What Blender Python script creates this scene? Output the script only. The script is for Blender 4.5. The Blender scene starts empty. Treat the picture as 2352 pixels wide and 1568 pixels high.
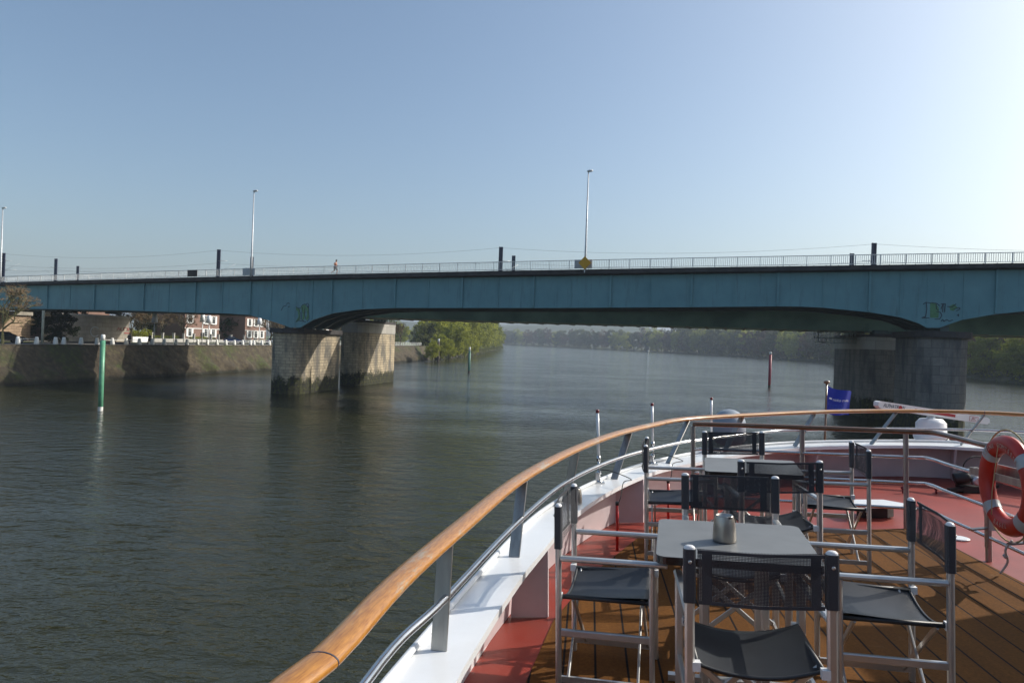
import bpy, math, random
import numpy as np
from mathutils import Matrix, Vector, Euler, noise
R = math.radians
S = bpy.context.scene
COL = S.collection
# ------------------------------------------------------------------ camera, sky, sun
CAMZ = 7.2; FPX = 1600.0; CX, CY = 1176.0, 784.0; RHO = R(2.1); DEL = 0.012; EYE = 1.65
cr, sr = math.cos(RHO), math.sin(RHO)
cam = bpy.data.objects.new('camera', bpy.data.cameras.new('camera')); COL.objects.link(cam)
cam.matrix_world = Matrix(((cr, -sr, 0, 0), (0, 0, -1, 0), (sr, cr, 0, CAMZ), (0, 0, 0, 1)))
cam.data.sensor_width = 36; cam.data.lens = FPX/2352*36
cam.data.clip_start = 0.05; cam.data.clip_end = 12000
S.camera = cam
SUN_AZ, SUN_EL = R(72), R(35)
w = bpy.data.worlds.new("World"); S.world = w; w.use_nodes = True
nt = w.node_tree; nt.nodes.clear()
sky = nt.nodes.new('ShaderNodeTexSky'); sky.sky_type = 'NISHITA'; sky.sun_disc = False
sky.sun_elevation = SUN_EL; sky.sun_rotation = SUN_AZ
sky.altitude = 0; sky.air_density = 1.0; sky.dust_density = 3.2; sky.ozone_density = 3.0
bg = nt.nodes.new('ShaderNodeBackground'); bg.inputs[1].default_value = 0.143
wo = nt.nodes.new('ShaderNodeOutputWorld')
tint = nt.nodes.new('ShaderNodeMix'); tint.data_type = 'RGBA'; tint.blend_type = 'MULTIPLY'; tint.inputs[0].default_value = 1; tint.inputs[7].default_value = (1, 1.02, .965, 1)
nt.links.new(sky.outputs[0], tint.inputs[6]); nt.links.new(tint.outputs[2], bg.inputs[0]); nt.links.new(bg.outputs[0], wo.inputs[0])
sl = bpy.data.lights.new('sun', 'SUN'); sl.energy = 4.0; sl.angle = R(0.5); sl.color = (1, .94, .84)
sun = bpy.data.objects.new('sun', sl); COL.objects.link(sun)
sd = Vector((math.sin(SUN_AZ)*math.cos(SUN_EL), math.cos(SUN_AZ)*math.cos(SUN_EL), math.sin(SUN_EL)))
sun.rotation_euler = sd.to_track_quat('Z', 'Y').to_euler(); sun.location = (60, 20, 60)
S.view_settings.view_transform = 'Standard'; S.view_settings.look = 'None'
S.view_settings.exposure = 0.20; S.view_settings.gamma = 1
S.cycles.volume_bounces = 0; S.cycles.max_bounces = 8
S.cycles.transparent_max_bounces = 24
# ------------------------------------------------------------------ frames of reference
def ray(u, v):
    dx, dy = (u-CX)/FPX, (v-CY)/FPX
    return dx*cr+dy*sr, -dx*sr+dy*cr            # world x per metre ahead, drop per metre ahead
def at(u, v, Y): a, D = ray(u, v); return Vector((a*Y, Y, CAMZ-D*Y))
def on(u, v, z): a, D = ray(u, v); return at(u, v, (CAMZ-z)/D)
def face(u, v, off=0.0):                         # on a vertical plane parallel to the bridge
    a, D = ray(u, v); return at(u, v, (74.126+off/.955)/(1+.31*a))
def P(u, v, z):                                  # boat frame: x, y ahead, z above the sun deck
    Y = (EYE-z)/((v-803)/FPX); return Vector(((u-CX)/FPX*Y, Y, z))
cd, sd_ = math.cos(DEL), math.sin(DEL)
rv = Vector((cr, 0, sr)); fv = Vector((0, 1, 0)); uv_ = Vector((-sr, 0, cr))
yb = fv*cd-uv_*sd_; zb = uv_*cd+fv*sd_; o_ = Vector((0, 0, CAMZ))-zb*EYE
BOAT = Matrix(((rv.x, yb.x, zb.x, o_.x), (rv.y, yb.y, zb.y, o_.y), (rv.z, yb.z, zb.z, o_.z), (0, 0, 0, 1)))
# ------------------------------------------------------------------ materials
MATS = {}
def pm(name, col, rough=.5, metal=0, var=.12, scale=4., bump=0., bscale=None, col2=None, stretch=None, spec=None, coat=0, det=5, lo=.35, hi=.65):
    m = bpy.data.materials.new(name); m.use_nodes = True; n = m.node_tree; b = n.nodes['Principled BSDF']
    tc = n.nodes.new('ShaderNodeTexCoord'); mp = n.nodes.new('ShaderNodeMapping'); n.links.new(tc.outputs['Object'], mp.inputs[0])
    if stretch: mp.inputs['Scale'].default_value = stretch
    nz = n.nodes.new('ShaderNodeTexNoise'); nz.inputs['Scale'].default_value = scale; nz.inputs['Detail'].default_value = det
    n.links.new(mp.outputs[0], nz.inputs['Vector'])
    rp = n.nodes.new('ShaderNodeValToRGB'); e = rp.color_ramp.elements
    c2 = col2 or tuple(c*(1-var) for c in col); c1 = col if col2 else tuple(min(1, c*(1+var)) for c in col)
    e[0].position = lo; e[1].position = hi; e[0].color = (*c2, 1); e[1].color = (*c1, 1)
    n.links.new(nz.outputs[0], rp.inputs[0]); n.links.new(rp.outputs[0], b.inputs['Base Color'])
    b.inputs['Roughness'].default_value = rough; b.inputs['Metallic'].default_value = metal
    if spec is not None: b.inputs['Specular IOR Level'].default_value = spec
    if coat: b.inputs['Coat Weight'].default_value = coat; b.inputs['Coat Roughness'].default_value = .12
    if bump:
        n2 = n.nodes.new('ShaderNodeTexNoise'); n2.inputs['Scale'].default_value = bscale or scale*4; n2.inputs['Detail'].default_value = 6
        n.links.new(mp.outputs[0], n2.inputs['Vector'])
        bp = n.nodes.new('ShaderNodeBump'); bp.inputs['Strength'].default_value = 1; bp.inputs['Distance'].default_value = bump
        n.links.new(n2.outputs[0], bp.inputs['Height']); n.links.new(bp.outputs[0], b.inputs['Normal'])
    MATS[name] = m; return m
def N(n, t, **k):
    x = n.nodes.new(t)
    for a, b in k.items(): setattr(x, a, b)
    return x
def mathn(n, op, a, b=None, clamp=False):
    x = N(n, 'ShaderNodeMath', operation=op, use_clamp=clamp)
    for i, q in enumerate((a, b)):
        if q is None: continue
        if isinstance(q, (int, float)): x.inputs[i].default_value = q
        else: n.links.new(q, x.inputs[i])
    return x.outputs[0]
def mixc(n, f, a, b, mode='MIX'):
    x = N(n, 'ShaderNodeMix', data_type='RGBA', blend_type=mode)
    for i, q in ((0, f), (6, a), (7, b)):
        if isinstance(q, (int, float)): x.inputs[i].default_value = q
        elif isinstance(q, tuple): x.inputs[i].default_value = (*q, 1)
        else: n.links.new(q, x.inputs[i])
    return x.outputs[2]
def noisen(n, vec, sc, det=5, rough=.5, st=None):
    if st:
        mp = N(n, 'ShaderNodeMapping'); mp.inputs['Scale'].default_value = st; n.links.new(vec, mp.inputs[0]); vec = mp.outputs[0]
    x = N(n, 'ShaderNodeTexNoise'); x.inputs['Scale'].default_value = sc; x.inputs['Detail'].default_value = det
    x.inputs['Roughness'].default_value = rough; n.links.new(vec, x.inputs['Vector']); return x.outputs[0]
def rampn(n, f, stops):
    x = N(n, 'ShaderNodeValToRGB'); e = x.color_ramp.elements
    while len(e) < len(stops): e.new(.5)
    for q, (p, c) in zip(e, stops): q.position = p; q.color = (*c, 1) if isinstance(c, tuple) else (c, c, c, 1)
    n.links.new(f, x.inputs[0]); return x.outputs[0]
def bumpn(n, b, h, dist, strength=1):
    x = N(n, 'ShaderNodeBump'); x.inputs['Distance'].default_value = dist; x.inputs['Strength'].default_value = strength
    n.links.new(h, x.inputs['Height']); n.links.new(x.outputs[0], b.inputs['Normal'])
def newmat(name):
    m = bpy.data.materials.new(name); m.use_nodes = True; n = m.node_tree; MATS[name] = m
    return m, n, n.nodes['Principled BSDF'], N(n, 'ShaderNodeTexCoord')

white = pm('white_paint', (.78, .80, .82), .28, var=.04, scale=2, coat=.3)
bulw = pm('bulwark_paint', (.56, .48, .50), .4, var=.06, scale=3, coat=.1)
redd = pm('red_deck_paint', (.25, .030, .018), .5, var=.22, scale=1.3, bump=.0008, bscale=90, coat=.08, det=9)
steel = pm('brushed_steel', (.36, .355, .34), .42, .9, var=.15, scale=30, stretch=(1, 1, .1))
steelp = pm('rail_steel', (.55, .56, .57), .25, 1, var=.08, scale=12)
alu = pm('aluminium', (.56, .56, .55), .36, .75, var=.06, scale=8)
plast = pm('white_plastic', (.75, .75, .75), .35, var=.03)
vinyl = pm('seat_fabric', (.022, .025, .030), .42, var=.2, scale=6, bump=.0004, bscale=600)
black = pm('black_rubber', (.012, .012, .013), .5)
blackg = pm('black_gloss', (.01, .01, .012), .2)
tabt = pm('table_laminate', (.16, .168, .172), .5, var=.06, scale=9, bump=.0001, bscale=900)
potm = pm('pot_metal', (.42, .39, .35), .34, .9, var=.12, scale=25, stretch=(1, 1, .2))
redpl = pm('red_plastic', (.55, .02, .015), .3)
maroon = pm('maroon_cap', (.16, .012, .02), .4)
ringm = pm('ring_orange', (.42, .022, .012), .38, var=.12, scale=7)
tape = pm('reflective_tape', (.38, .40, .41), .35)
ropem = pm('rope', (.42, .33, .17), .8)
lettr = pm('lettering_pale', (.52, .30, .25), .6)
ashp = pm('dark_asphalt', (.05, .05, .05), .9)
conc = pm('pale_concrete', (.36, .35, .32), .85, var=.12, scale=.6)
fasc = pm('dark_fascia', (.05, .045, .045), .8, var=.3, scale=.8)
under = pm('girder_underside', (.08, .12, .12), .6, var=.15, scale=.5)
undg = pm('green_soffit', (.20, .33, .27), .6, var=.2, scale=.3)
mast = pm('mast_steel', (.045, .05, .085), .5)
galv = pm('galvanised', (.55, .56, .57), .45, .3)
railw = pm('railing_paint', (.68, .69, .68), .5)
yel = pm('yellow_sign', (.62, .32, .01), .5, var=.05)
greypan = pm('grey_panel', (.42, .44, .46), .6)
platg = pm('platform_grey', (.32, .36, .36), .6)
greenp = pm('green_pile_paint', (.10, .30, .18), .4, var=.2, scale=2)
palep = pm('pile_top', (.7, .7, .66), .5)
rustp = pm('rusty_pile', (.07, .05, .04), .8, var=.3, scale=3)
crimp = pm('crimson_pile', (.28, .03, .05), .5, var=.2)
bollm = pm('bollard_white', (.80, .80, .77), .7, var=.1, scale=2)
grass = pm('grass', (.085, .12, .03), .9, var=.3, scale=.4, bump=.05, bscale=3)
quayp = pm('quay_paving', (.21, .19, .165), .9, var=.18, scale=.5)
roadm = pm('road_asphalt', (.06, .06, .06), .9, var=.15, scale=.7)
bark = pm('bark', (.10, .085, .05), .9, var=.3, scale=4)
barkg = pm('mossy_bark', (.16, .15, .06), .9, var=.3, scale=4)
twig = pm('twigs', (.17, .115, .06), .9, var=.3, scale=1)
glassd = pm('window_glass', (.02, .025, .03), .08, var=.2)
shut = pm('white_shutter', (.78, .78, .76), .5)
slate = pm('roof_tiles', (.08, .06, .055), .8, var=.25, scale=3)
skin = pm('skin', (.42, .20, .13), .6)
darkc = pm('dark_cloth', (.012, .013, .02), .9)
greyc = pm('grey_cloth', (.12, .13, .15), .9)
hairm = pm('hair', (.02, .013, .01), .8)
bluec = pm('blue_car_paint', (.015, .035, .13), .25, coat=.8, var=.03)
blkc = pm('black_car_paint', (.02, .024, .03), .25, coat=.8, var=.03)
whtc = pm('white_car_paint', (.6, .62, .62), .3, coat=.5, var=.03)
radw = pm('radar_white', (.70, .71, .72), .4, var=.03)
domeg = pm('dome_grey', (.25, .29, .34), .45, var=.05)
flagb = pm('flag_blue', (.012, .03, .32), .7, var=.1)
flagl = pm('flag_pattern_blue', (.06, .12, .5), .7)
inkd = pm('dark_ink', (.03, .035, .06), .6)
inkr = pm('red_ink', (.35, .02, .03), .6)
graf = pm('graffiti_green', (.10, .24, .12), .7, var=.15)
pinkp = pm('graffiti_red', (.30, .08, .07), .8)

def make_wood(name, base, dark, worn, wear):
    m, n, b, tc = newmat(name)
    v = N(n, 'ShaderNodeUVMap').outputs[0]
    g = noisen(n, v, 14, 6, .6, (1.2, 9, 1)); big = noisen(n, v, 3.0, 4, .5, (1, 3, 1))
    c = mixc(n, rampn(n, g, [(.35, 0.), (.7, 1.)]), dark, base)
    wr = rampn(n, mathn(n, 'ADD', mathn(n, 'MULTIPLY', big, .6), mathn(n, 'MULTIPLY', noisen(n, v, 22, 6, .7, (1, 3, 1)), .4)), [(.54, 0.), (.60, 1.)])
    c = mixc(n, mathn(n, 'MULTIPLY', wr, wear), c, worn)
    n.links.new(c, b.inputs['Base Color']); b.inputs['Roughness'].default_value = .3
    b.inputs['Coat Weight'].default_value = .5; b.inputs['Coat Roughness'].default_value = .2
    bumpn(n, b, g, .0006); return m
wood = make_wood('varnished_teak', (.52, .24, .042), (.30, .115, .018), (.36, .31, .22), .7)
wood2 = make_wood('weathered_teak', (.20, .09, .035), (.11, .05, .02), (.20, .18, .15), .6)
# deck planking: cork-coloured boards with black caulking, boards run along the ship
m, n, b, tc = newmat('plank_deck'); deckm = m
rot = N(n, 'ShaderNodeMapping'); rot.inputs['Rotation'].default_value = (0, 0, R(6.4)); n.links.new(tc.outputs['Object'], rot.inputs[0])
sp = N(n, 'ShaderNodeSeparateXYZ'); n.links.new(rot.outputs[0], sp.inputs[0])
fx = mathn(n, 'FRACT', mathn(n, 'ADD', mathn(n, 'DIVIDE', sp.outputs[0], .166), 20.35))
seam = mathn(n, 'LESS_THAN', mathn(n, 'ABSOLUTE', mathn(n, 'SUBTRACT', fx, .5)), .036)
g1 = noisen(n, rot.outputs[0], 60, 6, .7); g2 = noisen(n, rot.outputs[0], 2.2, 4, .6, (3, 1, 1))
c = mixc(n, rampn(n, g1, [(.3, 0.), (.7, 1.)]), (.10, .041, .009), (.20, .082, .017))
c = mixc(n, rampn(n, g2, [(.3, .0), (.75, .55)]), c, (.09, .04, .014))
wn = N(n, 'ShaderNodeTexWhiteNoise', noise_dimensions='1D'); n.links.new(mathn(n, 'FLOOR', mathn(n, 'ADD', mathn(n, 'DIVIDE', sp.outputs[0], .166), 20.35)), wn.inputs['W'])
c = mixc(n, mathn(n, 'MULTIPLY', wn.outputs[0], .38), c, (.07, .030, .009))
c = mixc(n, rampn(n, noisen(n, rot.outputs[0], 7, 7, .75), [(.60, 0.), (.72, .5)]), c, (.20, .12, .06))
c = mixc(n, seam, c, (.012, .010, .010)); n.links.new(c, b.inputs['Base Color']); b.inputs['Roughness'].default_value = .85; b.inputs['Specular IOR Level'].default_value = .12
bumpn(n, b, mathn(n, 'SUBTRACT', mathn(n, 'MULTIPLY', g1, .25), seam), .002)
# chair back mesh: woven with holes
m, n, b, tc = newmat('woven_mesh'); meshf = m
sp = N(n, 'ShaderNodeSeparateXYZ'); n.links.new(tc.outputs['Object'], sp.inputs[0])
def cell(o, p, t): return mathn(n, 'GREATER_THAN', mathn(n, 'FRACT', mathn(n, 'ADD', mathn(n, 'DIVIDE', o, p), 50.)), t)
hole = mathn(n, 'MULTIPLY', cell(sp.outputs[0], .0052, .36), cell(sp.outputs[2], .0052, .36))
tr = N(n, 'ShaderNodeBsdfTransparent'); mx = N(n, 'ShaderNodeMixShader'); n.links.new(hole, mx.inputs[0])
b.inputs['Base Color'].default_value = (.028, .030, .038, 1); b.inputs['Roughness'].default_value = .6
nzc = noisen(n, tc.outputs['Object'], 500, 2); n.links.new(mixc(n, nzc, (.016, .017, .022), (.06, .065, .078)), b.inputs['Base Color'])
n.links.new(b.outputs[0], mx.inputs[1]); n.links.new(tr.outputs[0], mx.inputs[2]); n.links.new(mx.outputs[0], n.nodes['Material Output'].inputs[0])
meshs = pm('woven_solid', (.040, .043, .052), .6, var=.35, scale=400, bump=.0005, bscale=700)
def wear(m, col, sc, lo, amt, st=None):                      # small rust specks and grime on paint
    n = m.node_tree; b = n.nodes['Principled BSDF']; l = b.inputs['Base Color'].links[0]; src = l.from_socket
    tc = N(n, 'ShaderNodeTexCoord'); v = tc.outputs['Object']
    f = rampn(n, noisen(n, v, sc, 8, .78, st), [(lo, 0.), (lo+.07, amt)])
    f2 = rampn(n, noisen(n, v, .9, 6, .7), [(.45, 0.), (.75, .22)])
    n.links.new(mixc(n, f, mixc(n, f2, src, tuple(q*.75 for q in col)), col), b.inputs['Base Color'])
wear(white, (.42, .33, .24), 6, .68, .5); wear(bulw, (.30, .20, .15), 5, .66, .5, (1, 1, .35)); wear(redd, (.15, .035, .025), 7, .62, .55); wear(redd, (.42, .22, .18), 16, .68, .4)
# stone of the piers: uv = (metres round, metres up)
def stone(name, base, dark, mortar, bw, bh, tide, stain, rough_b=.02):
    m, n, b, tc = newmat(name); uv = N(n, 'ShaderNodeUVMap').outputs[0]
    br = N(n, 'ShaderNodeTexBrick'); n.links.new(uv, br.inputs[0]); br.inputs['Scale'].default_value = 1
    br.inputs['Brick Width'].default_value = bw; br.inputs['Row Height'].default_value = bh; br.inputs['Mortar Size'].default_value = .022
    br.inputs['Color1'].default_value = (*base, 1); br.inputs['Color2'].default_value = (*[q*.78 for q in base], 1)
    br.inputs['Mortar'].default_value = (*mortar, 1); br.inputs['Bias'].default_value = -.1
    s = N(n, 'ShaderNodeSeparateXYZ'); n.links.new(tc.outputs['Object'], s.inputs[0]); z = s.outputs[2]
    n1 = noisen(n, uv, .55, 5, .6, (1, .28, 1)); n3 = noisen(n, tc.outputs['Object'], 3, 5, .7)
    c = mixc(n, mathn(n, 'MULTIPLY', rampn(n, n1, [(.45, 0.), (.60, 1.)]), stain), br.outputs[0], dark)
    c = mixc(n, rampn(n, n3, [(.3, .35), (.7, 0.)]), c, dark)
    if tide:
        zz = mathn(n, 'ADD', z, mathn(n, 'MULTIPLY', mathn(n, 'SUBTRACT', noisen(n, tc.outputs['Object'], .8, 6, .75), .5), 4.5))
        f = rampn(n, mathn(n, 'DIVIDE', zz, 6.), [(tide/6-.03, 1.), (tide/6+.06, 0.)])
        mo = mixc(n, rampn(n, n3, [(.45, 0.), (.6, 1.)]), (.018, .017, .012), (.055, .058, .012))
        c = mixc(n, f, c, mo)
    n.links.new(c, b.inputs['Base Color']); b.inputs['Roughness'].default_value = .88
    bumpn(n, b, mathn(n, 'ADD', mathn(n, 'MULTIPLY', br.outputs['Fac'], -1.), mathn(n, 'MULTIPLY', n3, .8)), rough_b)
    return m
stoneA = stone('pier_stone', (.60, .49, .33), (.10, .10, .095), (.24, .20, .15), .85, .36, 1.7, .85, .05)
stoneD = stone('dark_pier_stone', (.25, .23, .205), (.085, .085, .088), (.13, .12, .11), 1.4, .8, 1.9, .85)
stoneC = stone('concrete_cladding', (.45, .43, .39), (.30, .29, .27), (.20, .19, .18), 2.2, 1.1, 0, .35, .01)
stoneL = stone('graffiti_pier_stone', (.42, .38, .31), (.20, .185, .16), (.25, .22, .18), 1.3, .65, 0, .6, .02)
brickm = stone('house_brick', (.21, .105, .078), (.14, .072, .055), (.28, .2, .16), .3, .1, 0, .3, .005)
# girder paint
m, n, b, tc = newmat('girder_paint'); gird = m
v = tc.outputs['Object']
c = mixc(n, rampn(n, noisen(n, v, .35, 6, .6), [(.3, 0.), (.7, 1.)]), (.105, .25, .29), (.145, .315, .355))
c = mixc(n, rampn(n, noisen(n, v, 1.2, 6, .7, (1, 1, .15)), [(.55, 0.), (.75, .5)]), c, (.07, .13, .14))
sg = rampn(n, noisen(n, v, 3.2, 5, .7, (1, 1, .06)), [(.58, 0.), (.75, .55)])
c = mixc(n, sg, c, (.06, .10, .11))
c = mixc(n, rampn(n, noisen(n, v, 2.2, 6, .8, (1, 1, .5)), [(.66, 0.), (.74, .8)]), c, (.12, .075, .045))
n.links.new(c, b.inputs['Base Color']); b.inputs['Roughness'].default_value = .5
# quay slope
m, n, b, tc = newmat('quay_slope_stone'); slopem = m
v = tc.outputs['Object']; s = N(n, 'ShaderNodeSeparateXYZ'); n.links.new(v, s.inputs[0])
vo = N(n, 'ShaderNodeTexVoronoi'); vo.inputs['Scale'].default_value = 1.6; n.links.new(v, vo.inputs['Vector'])
c = mixc(n, rampn(n, noisen(n, v, .9, 7, .7), [(.35, 0.), (.62, 1.)]), (.045, .035, .022), (.15, .12, .07))
c = mixc(n, rampn(n, noisen(n, v, .22, 6, .65), [(.5, 0.), (.62, .9)]), c, (.075, .10, .022))
c = mixc(n, mathn(n, 'MULTIPLY', rampn(n, vo.outputs['Distance'], [(.1, .0), (.6, .6)]), 1.), c, (.05, .04, .03))
zz = mathn(n, 'ADD', s.outputs[2], mathn(n, 'MULTIPLY', noisen(n, v, .8, 6, .7), .9))
c = mixc(n, rampn(n, mathn(n, 'DIVIDE', zz, 4.), [(.16, 1.), (.26, 0.)]), c, (.02, .02, .012))
n.links.new(c, b.inputs['Base Color']); b.inputs['Roughness'].default_value = .95
bumpn(n, b, noisen(n, v, 2.5, 7, .75), .4)
# water
m, n, b, tc = newmat('river_water'); waterm = m
v = tc.outputs['Object']
rid = lambda o, k_: mathn(n, 'MULTIPLY', mathn(n, 'ABSOLUTE', mathn(n, 'SUBTRACT', o, .5)), -k_)
h = mathn(n, 'ADD', rid(noisen(n, v, .42, 2, .45, (1, 1.8, 1)), 2.6), rid(noisen(n, v, 1.9, 3, .5, (1, 1.6, 1)), .85)); h = mathn(n, 'ADD', h, mathn(n, 'MULTIPLY', noisen(n, v, 7.5, 3, .5, (1, 1.5, 1)), .13))
patch = rampn(n, noisen(n, v, .035, 4, .6, (1, 2.2, 1)), [(.38, .40), (.62, 1.)])
h = mathn(n, 'MULTIPLY', h, patch)
b.inputs['Base Color'].default_value = (.024, .025, .010, 1); b.inputs['Roughness'].default_value = .06
b.inputs['IOR'].default_value = 1.333
bumpn(n, b, h, .165)
def leafmat(name, a, c_, tw=.35):
    m, n, b, tc = newmat(name); v = tc.outputs['Object']; oi = N(n, 'ShaderNodeObjectInfo')
    f = mathn(n, 'ADD', mathn(n, 'MULTIPLY', noisen(n, v, .35, 3, .6), .8), mathn(n, 'MULTIPLY', oi.outputs['Random'], .3))
    c = mixc(n, rampn(n, f, [(.35, 0.), (.8, 1.)]), a, c_); n.links.new(c, b.inputs['Base Color'])
    b.inputs['Roughness'].default_value = .7; b.inputs['Specular IOR Level'].default_value = .15
    t = N(n, 'ShaderNodeBsdfTranslucent'); n.links.new(c, t.inputs[0]); mx = N(n, 'ShaderNodeMixShader'); mx.inputs[0].default_value = tw
    n.links.new(b.outputs[0], mx.inputs[1]); n.links.new(t.outputs[0], mx.inputs[2]); n.links.new(mx.outputs[0], n.nodes['Material Output'].inputs[0])
    return m
leafg = leafmat('spring_leaves', (.19, .21, .028), (.42, .43, .055))
leafd = leafmat('dull_leaves', (.075, .085, .03), (.15, .16, .045))
leafb = leafmat('bare_twig_leaves', (.10, .07, .035), (.17, .11, .055))
leafk = leafmat('dark_evergreen', (.02, .03, .01), (.05, .065, .018))
# ------------------------------------------------------------------ mesh builder
class MB:
    def __init__(s): s.v = []; s.f = []; s.sm = []; s.uv = []
    def face(s, idx, smooth=False, uv=None): s.f.append(tuple(idx)); s.sm.append(smooth); s.uv.append(uv)
    def add(s, vs, fs, smooth=False, M=None):
        o = len(s.v)
        s.v += [tuple(M @ Vector(q)) if M else tuple(q) for q in vs]
        for f in fs: s.face([o+i for i in f], smooth)
        return s
    def box(s, c, size, M=None):
        x, y, z = [q/2 for q in size]; c = Vector(c)
        vs = [c+Vector((i*x, j*y, k*z)) for i in (-1, 1) for j in (-1, 1) for k in (-1, 1)]
        return s.add(vs, [(0, 1, 3, 2), (4, 6, 7, 5), (0, 4, 5, 1), (2, 3, 7, 6), (0, 2, 6, 4), (1, 5, 7, 3)], M=M)
    def bar(s, a, b_, w_, h_, up=(0, 0, 1), bev=0):
        a = Vector(a); b_ = Vector(b_); d = (b_-a).normalized(); up = Vector(up)
        x = d.cross(up)
        if x.length < 1e-3: x = d.cross(Vector((1, 0, 0)))
        x.normalize(); y = x.cross(d).normalized()
        if bev:
            e = bev; sec = [(-w_/2+e, -h_/2), (w_/2-e, -h_/2), (w_/2, -h_/2+e), (w_/2, h_/2-e), (w_/2-e, h_/2), (-w_/2+e, h_/2), (-w_/2, h_/2-e), (-w_/2, -h_/2+e)]
        else: sec = [(-w_/2, -h_/2), (w_/2, -h_/2), (w_/2, h_/2), (-w_/2, h_/2)]
        k = len(sec); vs = [p+x*q[0]+y*q[1] for p in (a, b_) for q in sec]
        return s.add(vs, [(i, (i+1) % k, k+(i+1) % k, k+i) for i in range(k)]+[tuple(range(k))[::-1], tuple(range(k, 2*k))])
    def tube(s, pts, r, seg=10, ry=None, cap=True, ustart=0):
        pts = [Vector(p) for p in pts]; o = len(s.v); L = ustart; n_ = len(pts); up = Vector((0, 0, 1)); lens = []
        rs = r if isinstance(r, (list, tuple)) else [r]*n_
        for i, p in enumerate(pts):
            d = (pts[min(i+1, n_-1)]-pts[max(i-1, 0)]).normalized()
            x = d.cross(up)
            if x.length < .05: x = d.cross(Vector((0, 1, 0)))
            x.normalize(); y = x.cross(d).normalized()
            if i: L += (p-pts[i-1]).length
            lens.append(L)
            for k in range(seg):
                t = 2*math.pi*k/seg; s.v.append(tuple(p+x*math.cos(t)*rs[i]+y*math.sin(t)*(rs[i] if ry is None else ry)))
        for i in range(n_-1):
            for k in range(seg):
                k2 = (k+1) % seg
                s.face((o+i*seg+k, o+i*seg+k2, o+(i+1)*seg+k2, o+(i+1)*seg+k), True,
                       ((lens[i], k/seg*.3), (lens[i], (k+1)/seg*.3), (lens[i+1], (k+1)/seg*.3), (lens[i+1], k/seg*.3)))
        if cap: s.face([o+k for k in range(seg)][::-1]); s.face([o+(n_-1)*seg+k for k in range(seg)])
        return s
    def lathe(s, prof, c=(0, 0, 0), seg=20, M=None, cap=True):
        o = len(s.v); c = Vector(c)
        for r, z in prof:
            for k in range(seg):
                t = 2*math.pi*k/seg; q = c+Vector((r*math.cos(t), r*math.sin(t), z)); s.v.append(tuple(M @ q if M else q))
        for i in range(len(prof)-1):
            for k in range(seg):
                k2 = (k+1) % seg; s.face((o+i*seg+k, o+i*seg+k2, o+(i+1)*seg+k2, o+(i+1)*seg+k), True)
        if cap:
            s.face([o+k for k in range(seg)][::-1]); s.face([o+(len(prof)-1)*seg+k for k in range(seg)])
        return s
    def wall(s, loop, z0, z1, uv0=0, top=True, tz=None):      # vertical closed wall over a ground loop, uv in metres
        o = len(s.v); k = len(loop); L = uv0
        for x, y in loop: s.v += [(x, y, z0), (x, y, z1)]
        for i in range(k):
            j = (i+1) % k; d = math.dist(loop[i], loop[j])
            s.face((o+2*i, o+2*j, o+2*j+1, o+2*i+1), False, ((L, z0), (L+d, z0), (L+d, z1), (L, z1))); L += d
        if top:
            f = [o+2*i+1 for i in range(k)]; s.face(f, False, [(loop[i][0], loop[i][1]) for i in range(k)])
            s.face([o+2*i for i in range(k)][::-1])
        return s
    def grid(s, rows, smooth=True, uv=None):
        o = len(s.v); m_ = len(rows[0])
        for r in rows: s.v += [tuple(q) for q in r]
        for i in range(len(rows)-1):
            for j in range(m_-1): s.face((o+i*m_+j, o+i*m_+j+1, o+(i+1)*m_+j+1, o+(i+1)*m_+j), smooth)
        return s
    def prism(s, poly, M, t):                                # 2-d outline (x,y) given thickness t along local z
        k = len(poly)
        vs = [(x, y, 0) for x, y in poly]+[(x, y, t) for x, y in poly]
        return s.add(vs, [tuple(range(k))[::-1], tuple(range(k, 2*k))]+[(i, (i+1) % k, k+(i+1) % k, k+i) for i in range(k)], M=M)
    def mesh(s, name, mat):
        me = bpy.data.meshes.new(name); me.from_pydata(s.v, [], s.f); me.polygons.foreach_set('use_smooth', s.sm)
        if any(u is not None for u in s.uv):
            ul = me.uv_layers.new(name='UVMap'); i = 0
            for f, u in zip(s.f, s.uv):
                for k in range(len(f)):
                    if u is not None: ul.data[i].uv = u[k]
                    i += 1
        if isinstance(mat, str): mat = MATS[mat]
        me.materials.append(mat); me.validate(); me.update(); return me
    def build(s, name, mat, parent=None, local=True):
        return put(name, s.mesh(name, mat), parent, local)
def put(name, me, parent=None, local=True):
    o = bpy.data.objects.new(name, me); COL.objects.link(o)
    if parent is not None:
        o.parent = parent
        if not local and parent.parent is None: o.matrix_parent_inverse = parent.matrix_basis.inverted()
    return o
def tag(o, label=None, cat=None, group=None, kind=None):
    if label: o['label'] = label
    if cat: o['category'] = cat
    if group: o['group'] = group
    if kind: o['kind'] = kind
    return o
def thing(name, label, cat, loc=(0, 0, 0), rz=0, group=None, boat=False):
    o = bpy.data.objects.new(name, None); COL.objects.link(o); o.empty_display_size = .3
    M = Matrix.Translation(Vector(loc)) @ Matrix.Rotation(rz, 4, 'Z')
    o.matrix_basis = (BOAT @ M) if boat else M
    return tag(o, label, cat, group)
KIDS = {}
def kids(o): return [c for c in bpy.data.objects if c.parent == o]
def copy_tree(o, parent=None):
    ks = kids(o); c = o.copy(); COL.objects.link(c)
    if parent is not None: c.parent = parent
    for k in ks: copy_tree(k, c)
    return c
def place(o, loc, rz=0, boat=False, label=None):
    M = Matrix.Translation(Vector(loc)) @ Matrix.Rotation(rz, 4, 'Z'); o.matrix_basis = (BOAT @ M) if boat else M
    if label: o['label'] = label
    return o
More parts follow.
